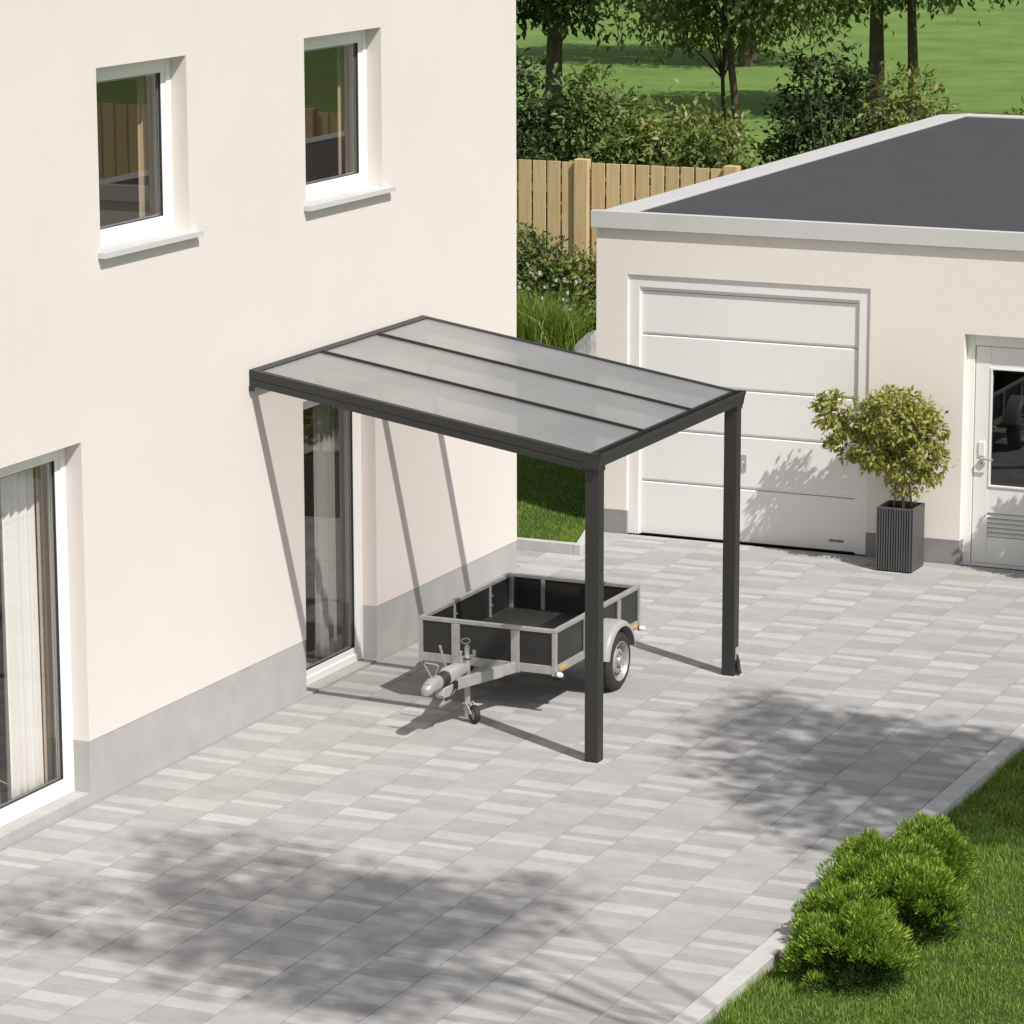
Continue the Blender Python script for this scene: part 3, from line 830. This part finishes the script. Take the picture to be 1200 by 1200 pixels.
for k in range(5):
    loft(mb, [(.09 + k * .017, XC, .434, .050, .051, 1), (.093 + k * .017, XC, .434, .056, .057, 1), (.10 + k * .017, XC, .434, .056, .057, 1), (.103 + k * .017, XC, .434, .050, .051, 1)])
cp = mb.build('coupling', 'galv', tr, smooth=True)
MB().tube([(XC, .085, .478), (XC - .035, .045, .575), (XC - .046, .04, .598), (XC - .04, .038, .612), (XC, .05, .606), (XC + .045, .06, .600), (XC + .060, .065, .588), (XC + .052, .07, .572), (XC + .006, .09, .480)], .0062, 8).build('lever_loop', 'rim', cp, smooth=True)
MB().box(XC - .02, XC + .02, -.02, .03, .455, .468).build('coupling_latch', 'galv', cp, bevel=.004)
mb = MB(); mb.prism([(.22, .375), (.42, .375), (.44, .33), (.42, .30), (.36, .283), (.22, .292), (.195, .32)], 0, XC - .035, XC + .035)
mb.build('coupling_bracket', 'fender', tr, bevel=.01)
MB().tube([(XC - .055, .46, .45), (XC - .065, .44, .50), (XC - .085, .395, .66)], [.009, .008, .010], 8).build('handbrake_lever', 'rim', tr, smooth=True)
MB().tube([(XC - .01, .60, .44), (XC - .01, .60, .56), (XC - .01, .60, .575)], [.014, .014, .018], 10).build('release_rod', 'galv', tr, smooth=True)
MB().tube([(XC + .02, .40, .40), (XC + .05, .36, .33), (XC + .02, .30, .26), (XC - .03, .36, .24), (XC - .01, .50, .30), (XC + .01, .70, .32)], .0055, 7).build('plug_cable', 'rubber', tr, smooth=True)
# jockey wheel
JX, JY = 1.495, .655
jw = MB().lathe([(0, .035), (.023, .035), (.023, .51), (.028, .512), (.028, .53), (.022, .532), (.022, .60), (.014, .62), (0, .62)], (JX, JY, 0), (0, 0, 1), 20).build('jockey_wheel', 'galv', tr, smooth=True)
MB().lathe([(0, .506), (.029, .506), (.029, .516), (0, .516)], (JX, JY, 0), (0, 0, 1), 20).build('collar', 'rubber', jw, smooth=True)
MB().tube([(JX - .028 * math.cos(t) - .012, JY - .02 * math.cos(t), .648 + .020 * math.sin(t)) for t in [k * 2 * math.pi / 14 for k in range(14)]], .0055, 7, closed=True).build('crank_ring', 'rim', jw, smooth=True)
MB().tube([(JX + .02, JY, .535), (JX + .055, JY + .01, .535), (JX + .055, JY + .01, .58)], [.008, .014, .016], 8).build('clamp_handle', 'galv', jw, smooth=True)
ax = Vector((.66, .75, 0)).normalized()
hub = Vector((JX + .066, JY - .010, .074))
MB().lathe([(.045, -.020), (.066, -.021), (.072, -.012), (.072, .012), (.066, .021), (.045, .020), (.045, -.020)], hub, ax, 28).build('jockey_tyre', 'rubber', jw, smooth=True)
MB().lathe([(0, -.024), (.016, -.024), (.018, -.016), (.046, -.014), (.046, .014), (.018, .016), (.016, .024), (0, .024)], hub, ax, 24).build('jockey_rim', 'galv', jw, smooth=True)
mb = MB()
for s in (-1, 1):
    q = hub + ax * (.030 * s); mb.beam((JX + .01 + ax.x * .03 * s, JY + ax.y * .03 * s, .165), q, .024, .005, up=tuple(ax))
mb.box(JX - .032, JX + .032, JY - .032, JY + .032, .150, .158)
mb.build('fork', 'galv', jw)
# axle, wheels, mudguards
YA, ZA, RT = 2.03, .242, .242
MB().tube([(X0 - .05, YA, ZA), (X1 + .05, YA, ZA)], .028, 12).build('axle', 'galv', tr, smooth=True)
MB().box(X0 + .05, X0 + .11, YA - .22, YA + .22, ZB - .05, ZB - .001).build('axle_mount', 'galv', tr, bevel=.004)
MB().box(X1 - .11, X1 - .05, YA - .22, YA + .22, ZB - .05, ZB - .001).build('axle_mount', 'galv', tr, bevel=.004)
for s in (-1, 1):
    O = ((X1 + .135) if s > 0 else (X0 - .135), YA, ZA)      # outer wheel plane
    A = (s, 0, 0)
    tp = [(.158, -.015), (.166, .004), (.180, .008), (.205, .006), (.222, -.004), (.236, -.018), (.241, -.030), (.242, -.065), (.241, -.10), (.234, -.115), (.20, -.128), (.166, -.122), (.158, -.108), (.158, -.015)]
    mb = MB(); mb.lathe(tp, O, A, 56)
    # tread grooves as raised lugs
    for k in range(56):
        t = 2 * math.pi * k / 56
        for (h0, h1, dt) in ((-.052, -.022, .0), (-.108, -.078, .05)):
            c, sn = math.cos(t + dt), math.sin(t + dt); c2, sn2 = math.cos(t + dt + .07), math.sin(t + dt + .07)
            vs = []
            for (cc_, ss_) in ((c, sn), (c2, sn2)):
                for r_ in (.238, .2455):
                    for h in (h0, h1):
                        vs.append((O[0] + s * h, O[1] + r_ * cc_, O[2] + r_ * ss_))
            mb.add(vs, [(0, 1, 3, 2), (4, 6, 7, 5), (0, 4, 5, 1), (2, 3, 7, 6), (0, 2, 6, 4), (1, 5, 7, 3)])
    wh = mb.build('wheel', 'tyre', tr, smooth=True)
    rp = [(.159, .0), (.164, .006), (.160, .010), (.152, .004), (.146, -.02), (.140, -.034), (.122, -.040), (.110, -.030), (.096, -.012), (.080, -.004), (.070, -.006), (.064, -.018), (.052, -.022), (.045, -.020), (.040, .004), (.036, .010), (0, .012)]
    MB().lathe(rp, O, A, 44).build('rim', 'rim', wh, smooth=True)
    for k in range(12):
        t = 2 * math.pi * k / 12
        c = Vector((O[0] + s * -.019, O[1] + .108 * math.cos(t), O[2] + .108 * math.sin(t)))
        MB().lathe([(0, -.006), (.0125, -.006), (.0125, .002), (0, .002)], c, A, 10).build('rim_hole', 'gasket', wh)
    for k in range(4):
        t = 2 * math.pi * k / 4 + .4
        c = Vector((O[0] + s * -.018, O[1] + .056 * math.cos(t), O[2] + .056 * math.sin(t)))
        MB().lathe([(0, -.004), (.008, -.004), (.008, .014), (0, .016)], c, A, 6).build('wheel_nut', 'galv', wh)
    # mudguard: swept arch with a rolled outer lip
    mb = MB(); RF = .312; YC, ZC = 2.015, .268
    prof = [(-.150, .0), (-.03, .0), (-.004, -.006), (.010, -.018), (.018, -.036), (.018, -.048)]
    prof2 = [(h, r - .006) if k < 3 else (h - .006, r) for k, (h, r) in enumerate(prof)]
    loop = prof + prof2[::-1]
    nst = 36; o0 = len(mb.v); nl = len(loop)
    for i in range(nst + 1):
        t = R(172) - (R(172) - R(8)) * i / nst
        for (h, dr) in loop:
            r = RF + dr
            mb.v.append((O[0] + s * (h + .012), YC - r * math.cos(t) * -1 * -1 if False else YC + r * math.cos(t), ZC + r * math.sin(t)))
    for i in range(nst):
        for j in range(nl):
            mb.f.append((o0 + i * nl + j, o0 + i * nl + (j + 1) % nl, o0 + (i + 1) * nl + (j + 1) % nl, o0 + (i + 1) * nl + j))
    mb.f.append(tuple(o0 + j for j in range(nl))); mb.f.append(tuple(o0 + nst * nl + j for j in range(nl)))
    mb.build('mudguard', 'fender', tr, smooth=True)
for (y, x, d) in ((1.13, X1, 1), (2.56, X1, 1), (1.13, X0, -1), (2.56, X0, -1)):
    MB().box(min(x - .002, x + d * .009), max(x - .002, x + d * .009), y, y + .135, ZB + .022, ZB + .052).build('reflector', 'amber', tr, bevel=.003)
for y in (Y0 + .012, Y1 - .03):
    mb = MB(); mb.lathe([(0, 0), (.019, 0), (.021, .006), (.020, .034), (.014, .044), (0, .047)], (X1 + .010, y, ZB + .004), (1, 0, 0), 18)
    ml = mb.build('marker_light', 'lamp_white', tr, smooth=True)
    MB().box(X1 + .0005, X1 + .010, y - .016, y + .016, ZB - .016, ZB + .022).build('lamp_bracket', 'gasket', ml)
MB().beam((XC, Y1 + .014, ZB - .02), (XC + .3, Y1 + .014, ZB - .02), .01, .09).build('light_board', 'gasket', tr, bevel=.003)
MB().box(X1 - .13, X1 - .05, 1.30, 1.36, ZB - .11, ZB - .004).build('wheel_chock', 'rubber', tr, bevel=.01)

# ------------------------------------------------------------------ planters with small trees
def planter(cx, cy, label):
    t = thing('planter', label, 'planter', (cx, cy, 0), 'ribbed planters along the garage front')
    a = .175; h = .60; w = .022
    mb = MB()
    mb.box(cx - a + .002, cx + a, cy - a + w, cy + a, 0.012, h - .10) if False else None
    # walls
    mb.box(cx - a, cx - a + w, cy - a, cy + a, .012, h); mb.box(cx + a - w, cx + a, cy - a, cy + a, .012, h)
    mb.box(cx - a + w, cx + a - w, cy - a, cy - a + w, .012, h); mb.box(cx - a + w, cx + a - w, cy + a - w, cy + a, .012, h)
    mb.build('box', 'planter', t, bevel=.003)
    mb = MB()
    n = 14
    for k in range(n):
        x = cx - a + .004 + k * (2 * a - .008) / n
        mb.box(x, x + .0125, cy - a - .022, cy - a - .004, .014, h - .001)
    mb.build('ribbed_front', 'planter', t, bevel=.002)
    MB().box(cx - a + .002, cx + a - .002, cy - a - .0035, cy - a - .0005, .014, h - .006).build('rib_gap_shade', 'gasket', t)  # near-black sheet that paints in the shade between the ribs
    MB().box(cx - a + .01, cx + a - .01, cy - a + .01, cy + a - .01, 0, .0115).build('foot', 'rubber', t)
    MB().box(cx - a + w, cx + a - w, cy - a + w, cy + a - w, h - .12, h - .045).build('soil', 'soil', t)
    return t
PX, PY = 2.845, 7.175
planter(PX, PY, 'dark grey ribbed planter holding the small tree between garage door and entrance door')
planter(4.62, 7.15, 'dark grey ribbed planter to the right of the entrance door')
def potted(cx, cy, label, flip=1):
    f = flip
    blobs = [(cx - f * .06, cy, 1.42, .34, .28, .25), (cx + f * .22, cy - .02, 1.22, .19, .22, .30), (cx - f * .40, cy + .02, 1.34, .26, .22, .17),
             (cx - f * .68, cy, 1.42, .17, .17, .17), (cx - f * .30, cy - .05, 1.10, .24, .2, .15), (cx + f * .02, cy - .06, .97, .19, .18, .15), (cx + f * .27, cy, 1.00, .13, .14, .18),
             (cx + f * .06, cy - .05, .80, .12, .12, .10), (cx - f * .52, cy, 1.16, .18, .16, .12)]
    trunks = [([(cx + .03, cy, .50), (cx + .01, cy, .75), (cx - .05 * f, cy, .95), (cx - .03 * f, cy, 1.15), (cx - .1 * f, cy, 1.35)], [.017, .015, .013, .010, .006]),
              ([(cx + .08, cy + .09, .50), (cx + .05, cy + .08, .78), (cx + .02, cy + .05, .92), (cx + .12 * f, cy + .02, 1.15)], [.012, .010, .009, .006]),
              ([(cx - .09, cy + .06, .50), (cx - .08, cy + .06, .72), (cx - .06, cy + .04, 1.0)], [.008, .007, .004])]
    return tree('potted_tree', label, 'potted tree', (cx, cy, .55), blobs, trunks, 350, 21, .034, .064, 'olive_leaf', 'stem', 'small olive coloured trees in planters', limbs=44, shell=.5, limb_r=.5)
potted(PX, PY, 'yellow green leafy small tree leaning left in the planter by the garage door')
potted(4.62, 7.15, 'yellow green leafy small tree in the planter right of the entrance door', -1)

# ------------------------------------------------------------------ fence
YF = 19.0
HF = 2.24
bays = list(np.arange(-13.9, 17, 2.1))
fence = thing('garden_fence', 'pale timber fence of upright boards along the back of the garden', 'fence', (-4, YF, .07))
off = -5.592 - bays[int(np.argmin(abs(np.array(bays) + 5.592)))]
for bx in bays:
    x = bx + off
    HF = 2.24 if x < 6.5 else 2.75      # the run beyond the garage is taller
    MB().box(x, x + .19, YF - .075, YF + .06, .0, HF + .035).build('post', 'wood', fence, bevel=.006)
    mb = MB(); xx = x + .215; n = 0
    w = (2.1 - .218) / 9
    for k in range(9):
        mb.box(xx + k * w + .014, xx + (k + 1) * w - .014, YF - .012, YF + .012, .10, HF - .012 + rng.uniform(-.003, .003))
    mb.box(xx, xx + 2.1 - .218, YF + .013, YF + .05, .35, .45); mb.box(xx, xx + 2.1 - .218, YF + .013, YF + .05, HF - .42, HF - .32)
    mb.build('board_bay', 'wood', fence, bevel=.003)

# ------------------------------------------------------------------ planting by the fence (between house and garage)
def shrub(name, label, cat, loc, blobs, nclump, per, sig, leaf, mat, limbs=18, shell=.45, r=.018, group=None):
    x, y, z = loc
    top = max(b[2] for b in blobs)
    trunks = []
    for k in range(4):
        a = random.uniform(0, 6.28); q = .25 * max(b[3] for b in blobs)
        trunks.append(([(x + .05 * math.cos(a), y + .05 * math.sin(a), z), (x + q * math.cos(a), y + q * math.sin(a), z + (top - z) * .5), (x + 2 * q * math.cos(a), y + 2 * q * math.sin(a), top)], [r, r * .8, r * .4]))
    return tree(name, label, cat, loc, blobs, trunks, nclump, per, sig, leaf, mat, 'bark', group, limbs, shell)

t = shrub('flowering_shrub', 'dark green shrub with small white flowers in front of the fence', 'shrub', (-5.45, 17.6, .07),
      [(-5.55, 17.6, .9, .55, .4, .42), (-5.3, 17.5, .55, .6, .4, .4), (-5.75, 17.6, 1.25, .3, .28, .25), (-6.1, 17.5, .8, .5, .4, .4), (-5.3, 17.5, 1.12, .14, .14, .25), (-5.62, 17.5, 1.42, .10, .10, .22), (-5.05, 17.5, .98, .12, .12, .2), (-5.2, 17.35, .75, .5, .3, .35)], 430, 18, .075, .085, 'leaf_mid', shell=.3)
bloom = None
for k in range(26):
    q = (rng.uniform(-5.65, -4.6), rng.uniform(16.88, 17.02), rng.uniform(.45, 1.05))
    if bloom is None:
        n5 = 5; ang = np.arange(n5) * 2 * np.pi / n5
        DD = np.stack([np.cos(ang), np.full(n5, -.25), np.sin(ang)], 1)
        bloom = leaf_object('flower', np.repeat(np.array([q]), n5, 0), DD, np.repeat(np.array([[.2, -.9, .5]]), n5, 0), np.full(n5, .034), np.full(n5, .032), 'petal', t)
        bloom.data.transform(Matrix.Translation(-(Vector(q) - Vector(WLOC[t.name])))); bloom.location = Vector(q) - WLOC[t.name]
    else:
        o = bloom.copy(); C.objects.link(o); o.location = Vector(q) - WLOC[t.name]; o.scale = (rng.uniform(.7, 1.2),) * 3; o.rotation_euler = (rng.uniform(-.4, .4), rng.uniform(0, 3), rng.uniform(-.5, .5))
shrub('garden_shrub', 'yellowish green loose shrub between flowering shrub and garage wall', 'shrub', (-4.75, 17.7, .07),
      [(-4.8, 17.6, .85, .36, .36, .38), (-4.6, 17.6, .5, .4, .36, .4), (-4.9, 17.6, 1.1, .25, .25, .2)], 150, 18, .08, .085, 'leaf_light', shell=.3)
t = thing('ornamental_grass', 'tall clump of arching green grass in front of the flowering shrub', 'grass clump', (-5.1, 16.3, .07))
n = 2200
bb = np.stack([rng.normal(-5.0, .30, n), rng.normal(16.3, .22, n), np.full(n, .06)], 1)
blades('blades', bb, rng.uniform(.5, 1.0, n), rng.uniform(.010, .018, n), rng.uniform(.15, .85, n), 'reed', t)
# boulder at the garage wall
import bmesh
def boulder(loc, r, seed, label):
    bm = bmesh.new(); bmesh.ops.create_icosphere(bm, subdivisions=4, radius=1)
    rs = random.Random(seed)
    pl = [(Vector((rs.uniform(-1, 1), rs.uniform(-1, 1), rs.uniform(-.4, 1))).normalized(), rs.uniform(.6, .85)) for _ in range(10)]
    for v in bm.verts:
        d = v.co.normalized(); k = 1.0
        for nrm, h in pl:
            q = d.dot(nrm)
            if q > .05: k = min(k, h / q)
        v.co = Vector((d.x * k * r[0], d.y * k * r[1], d.z * k * r[2]))
    me = bpy.data.meshes.new('boulder'); bm.to_mesh(me); bm.free(); me.materials.append(M['rock'])
    o = bpy.data.objects.new('boulder', me); o.location = loc; C.objects.link(o); WLOC[o.name] = Vector(loc)
    tag(o, label, 'rock'); return o
boulder((-3.86, 15.7, .14), (.36, .34, .44), 5, 'grey angular boulder on the lawn beside the garage wall')

# ------------------------------------------------------------------ grass
def lawn_blades(x0, x1, y0, y1, z, n, h0, h1, name='grass'):
    P = np.stack([rng.uniform(x0, x1, n), rng.uniform(y0, y1, n), np.full(n, z)], 1)
    # tufted length
    k = .75 + .35 * np.sin(P[:, 0] * 7.1 + np.sin(P[:, 1] * 5.3) * 2) * np.sin(P[:, 1] * 6.3 + 1.3)
    o = blades(name, P, rng.uniform(h0, h1, n) * k, rng.uniform(.003, .006, n), rng.uniform(.1, .9, n), 'grass')
    o['kind'] = 'stuff'; return o
lawn_blades(-4.2, -.44, 6.57, 12.0, .065, 60000, .025, .06)

def fill_corner(n):
    P = np.stack([rng.uniform(-.44, -.17, n), rng.uniform(6.57, 7.5, n), np.full(n, .065)], 1)
    P = P[P[:, 0] < -.165 - (P[:, 1] - 6.54) * .289]
    n = len(P); o = blades('grass', P, rng.uniform(.025, .055, n), rng.uniform(.003, .006, n), rng.uniform(.1, .9, n), 'grass'); o['kind'] = 'stuff'
fill_corner(4500)
lawn_blades(5.612, 5.64, -5.2, 2.6, -.06, 1500, .05, .10)
lawn_blades(5.63, 7.4, -5.2, 2.6, -.065, 75000, .03, .07)

# ------------------------------------------------------------------ low conifers at the kerb
def conifer(cx, cy, r, h, label, z=-.06):
    t = thing('conifer_shrub', label, 'shrub', (cx, cy, z), 'low conifers along the kerb')
    nb = 84
    bl = []
    while len(bl) < nb:
        q = (random.gauss(0, r * .55), random.gauss(0, r * .55))
        if math.hypot(*q) < r: bl.append((cx + q[0], cy + q[1]))
    P = []; D = []; Lh = []
    for (x, y) in bl:
        q = math.hypot(x - cx, y - cy) / r
        top = z + h * (math.sqrt(max(0, 1 - q * q)) * .62 + .38) * random.uniform(.72, 1.06)
        ax = Vector(((x - cx) * 1.1, (y - cy) * 1.1, r * .8)).normalized()
        br = random.uniform(.045, .085)
        cen = Vector((x, y, top - br * 1.3))
        # a tuft: sprays of needles pointing out and up from a short leading shoot
        for k in range(150):
            d = Vector(rand_dir(1)[0]); d.z = abs(d.z) * 1.1 - .35
            p = cen + Vector((d.x * br, d.y * br, d.z * br * 1.3)) * random.uniform(.5, 1)
            P.append(p); D.append(d * .8 + ax * .6 + Vector((0, 0, .35))); Lh.append(random.uniform(.022, .05))
    P = np.array(P); D = unit(np.array(D)); Lh = np.array(Lh)
    leaf_object('needles', P, D, rand_dir(len(P)), Lh, Lh * .2, 'needle', t)
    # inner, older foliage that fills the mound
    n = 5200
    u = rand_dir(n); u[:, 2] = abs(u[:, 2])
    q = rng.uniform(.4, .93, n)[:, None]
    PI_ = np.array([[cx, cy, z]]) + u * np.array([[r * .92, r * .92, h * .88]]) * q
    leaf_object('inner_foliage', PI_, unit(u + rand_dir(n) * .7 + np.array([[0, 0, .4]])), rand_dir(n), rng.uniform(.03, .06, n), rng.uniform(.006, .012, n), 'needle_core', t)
    MB().tube([(cx, cy, z), (cx + .02, cy, z + h * .5)], [.02, .012], 7).build('stem', 'bark', t)
    return t
conifer(6.00, -1.78, .31, .52, 'bright green low conifer at the far end of the row beside the kerb')
conifer(5.87, -2.22, .38, .54, 'largest bright green low conifer, second from the far end of the kerb row')
conifer(5.86, -2.62, .31, .47, 'small bright green low conifer leaning over the kerb in the middle of the row')
conifer(6.16, -2.62, .38, .50, 'bright green low conifer standing back from the kerb on the lawn')
conifer(5.92, -3.12, .35, .45, 'bright green low conifer near the near end of the kerb row')
conifer(6.12, -3.62, .38, .48, 'bright green low conifer nearest the camera on the lawn')

# ------------------------------------------------------------------ trees
def big_tree(name, label, loc, h, blobs, nclump, per, sig, leaf, mat, r=.13, limbs=26, group=None):
    x, y, z = loc
    bx = sum(b[0] for b in blobs) / len(blobs); by = sum(b[1] for b in blobs) / len(blobs)
    pts = [(x, y, z)]; rr = [r * 1.25]
    for k in range(1, 7):
        u = k / 6
        pts.append((x + (bx - x) * u * u + random.gauss(0, .04), y + (by - y) * u * u + random.gauss(0, .04), z + h * .92 * u)); rr.append(r * (1 - u * .85))
    return tree(name, label, 'tree', loc, blobs, [(pts, rr)], nclump, per, sig, leaf, mat, 'bark', group, limbs, .3)

# two garden trees to the right, outside the picture, that throw the dappled shade on the paving
sh = lambda gx, gy, z: (gx + z * .719, gy - z * .409, z)
def shade_blobs(L):
    return [(*sh(a, b, z), r1, r2, r3) for (a, b, z, r1, r2, r3) in L]
bA = shade_blobs([(5.15, 1.05, 8.6, 1.0, .95, .7), (4.2, 1.4, 8.8, .8, .75, .5), (5.9, .5, 8.4, 1.0, 1.0, .7), (4.2, .45, 8.3, .7, .7, .5), (3.5, 1.5, 8.9, .5, .5, .4), (4.95, -.4, 8.4, .75, .65, .5), (6.5, 1.4, 8.5, .9, .9, .6), (3.3, 2.1, 9.1, .4, .32, .3), (4.9, -1.0, 8.4, .45, .4, .3)])
big_tree('garden_tree', 'tall leafy garden tree standing on the lawn right of the drive', (11.6, -2.6, -.06), 8.6, bA, 380, 24, .17, .13, 'leaf_mid', .10)
bB = shade_blobs([(2.3, -3.75, 10.4, .95, .6, .6), (3.3, -3.6, 10.3, .75, .6, .5), (1.6, -3.1, 10.6, .7, .42, .4), (3.0, -4.7, 10.2, 1.1, .9, .6), (1.5, -4.6, 10.5, .8, .7, .5), (3.9, -3.1, 10.3, .45, .3, .3)])
big_tree('garden_tree', 'tall thin crowned tree nearer the camera right of the drive', (10.6, -7.6, -.06), 10.4, bB, 215, 24, .17, .13, 'leaf_mid', .075, 18)

# hedge shrubs and trees behind the fence
def bl(x, y, z, w, d, h):
    return [(x, y, z + h * .55, w, d, h * .5), (x - w * .5, y, z + h * .42, w * .6, d * .8, h * .42), (x + w * .55, y + .1, z + h * .4, w * .6, d * .8, h * .4), (x + .1, y, z + h * .85, w * .5, d * .5, h * .22)]
hedge = [('dark dense evergreen shrub behind the fence close to the house corner', -7.6, 21.2, 1.1, .8, 3.1, 'leaf_dark', 420),
         ('mid green leafy shrub behind the fence left of the fence post', -6.5, 21.6, .9, .8, 2.9, 'leaf_mid', 330),
         ('light green loose shrub behind the fence right of the fence post', -5.85, 22.0, .8, .7, 2.55, 'leaf_light', 260),
         ('pale green feathery shrub behind the middle of the fence', -5.05, 22.2, .75, .7, 2.5, 'leaf_light', 240),
         ('small upright dark green shrub just before the thin tree trunk', -4.72, 21.3, .42, .4, 2.45, 'leaf_mid', 130),
         ('broad dark green shrub rising behind the garage roof edge', -4.1, 24.6, .95, .8, 3.0, 'leaf_dark', 380),
         ('yellow green shrub next to the broad dark one behind the garage', -3.05, 25.0, .85, .8, 2.75, 'leaf_light', 260),
         ('low green shrub behind the garage far right', -1.4, 26.5, 1.1, .8, 2.3, 'leaf_mid', 240)]
for (lab, x, y, w, d, h, mat, n) in hedge:
    shrub('hedge_shrub', lab, 'shrub', (x, y, -.16), bl(x, y, -.16, w, d, h + .3), int(n * 1.25), 18, .12, .12, mat, shell=.35, r=.03, group='shrubs behind the fence')
def far_tree(lab, x, y, h, cw, z0, mat, r, n, leaf=.125):
    b = [(x, y, z0 + (h - z0) * .5, cw, cw, (h - z0) * .42), (x - cw * .5, y, z0 + (h - z0) * .35, cw * .7, cw * .7, (h - z0) * .3), (x + cw * .5, y + .2, z0 + (h - z0) * .4, cw * .7, cw * .7, (h - z0) * .3), (x, y, z0 + (h - z0) * .85, cw * .55, cw * .55, (h - z0) * .2)]
    big_tree('tree', lab, (x, y, -.16), h, b, n, 56, .26, leaf, mat, r, group='trees on the meadow behind the fence')
far_tree('slim tree with a dark straight trunk behind the end of the fence', -5.35, 24.0, 8.0, 1.9, 3.1, 'leaf_mid', .085, 300)
far_tree('young tree with a very thin trunk left of the slim dark trunk', -5.9, 25.2, 6.5, 1.3, 3.2, 'leaf_light', .05, 200)
far_tree('tree with pale forked trunk behind the garage roof', -4.3, 29.0, 8.5, 2.0, 3.4, 'leaf_mid', .12, 300)
far_tree('wide crowned tree on the meadow behind the house corner', -13.5, 36.0, 9.0, 3.2, 2.2, 'leaf_dark', .2, 420, .2)
far_tree('round crowned tree far out on the meadow', -12.0, 50.0, 8.0, 3.0, 1.6, 'leaf_mid', .2, 380, .2)
far_tree('broad tree far out on the meadow above the garage roof', -4.0, 47.0, 8.0, 3.2, 1.6, 'leaf_dark', .2, 400, .2)
far_tree('light green tree far behind the garage', 2.5, 40.0, 8.0, 2.8, 2.0, 'leaf_light', .18, 380, .2)
far_tree('dark tree beyond the right half of the garage roof', 6.5, 34.0, 7.5, 2.4, 2.0, 'leaf_dark', .16, 340, .19)
far_tree('mid green tree standing left of the far meadow trees', -19.5, 62.0, 9.0, 3.6, 1.5, 'leaf_mid', .22, 380, .22)

# ------------------------------------------------------------------ light, sky, camera
EL = math.atan2(1.39, math.hypot(1, .568)); 
sun = bpy.data.lights.new('sun', 'SUN'); sun.energy = 4.0; sun.angle = R(0.6); sun.color = (1.0, .955, .90)
so = bpy.data.objects.new('sun', sun); C.objects.link(so); so.location = (12, -7, 17)
so.rotation_euler = Vector((-1, .568, -1.39)).to_track_quat('-Z', 'Y').to_euler()
w = bpy.data.worlds.new('World'); bpy.context.scene.world = w; w.use_nodes = True
nt = w.node_tree; bg = nt.nodes['Background']
sky = nt.nodes.new('ShaderNodeTexSky'); sky.sky_type = 'NISHITA'; sky.sun_disc = False
sky.sun_elevation = EL; sky.sun_rotation = math.atan2(1, -.568); sky.air_density = 1.0; sky.dust_density = 1.5; sky.ozone_density = 1.0
hs = nt.nodes.new('ShaderNodeHueSaturation'); hs.inputs['Saturation'].default_value = .45
nt.links.new(sky.outputs['Color'], hs.inputs['Color']); nt.links.new(hs.outputs['Color'], bg.inputs['Color']); bg.inputs['Strength'].default_value = .09

cam = bpy.data.cameras.new('camera'); co = bpy.data.objects.new('camera', cam); C.objects.link(co)
cam.sensor_width = 36; cam.sensor_fit = 'HORIZONTAL'; cam.lens = 123.0164; cam.clip_end = 2000; cam.clip_start = .1
rt = Vector((0.909283, 0.416175, -0.00184)); up = Vector((-0.084102, 0.188076, 0.978547)); fw = Vector((-0.407593, 0.889621, -0.206015))
co.matrix_world = Matrix(((rt.x, up.x, -fw.x, 12.7584), (rt.y, up.y, -fw.y, -23.0904), (rt.z, up.z, -fw.z, 7.2), (0, 0, 0, 1)))
s = bpy.context.scene; s.camera = co
s.view_settings.view_transform = 'Standard'; s.view_settings.look = 'None'; s.view_settings.exposure = 0.2; s.view_settings.gamma = 1
s.view_settings.use_curve_mapping = False
s.cycles.max_bounces = 8; s.cycles.transparent_max_bounces = 16
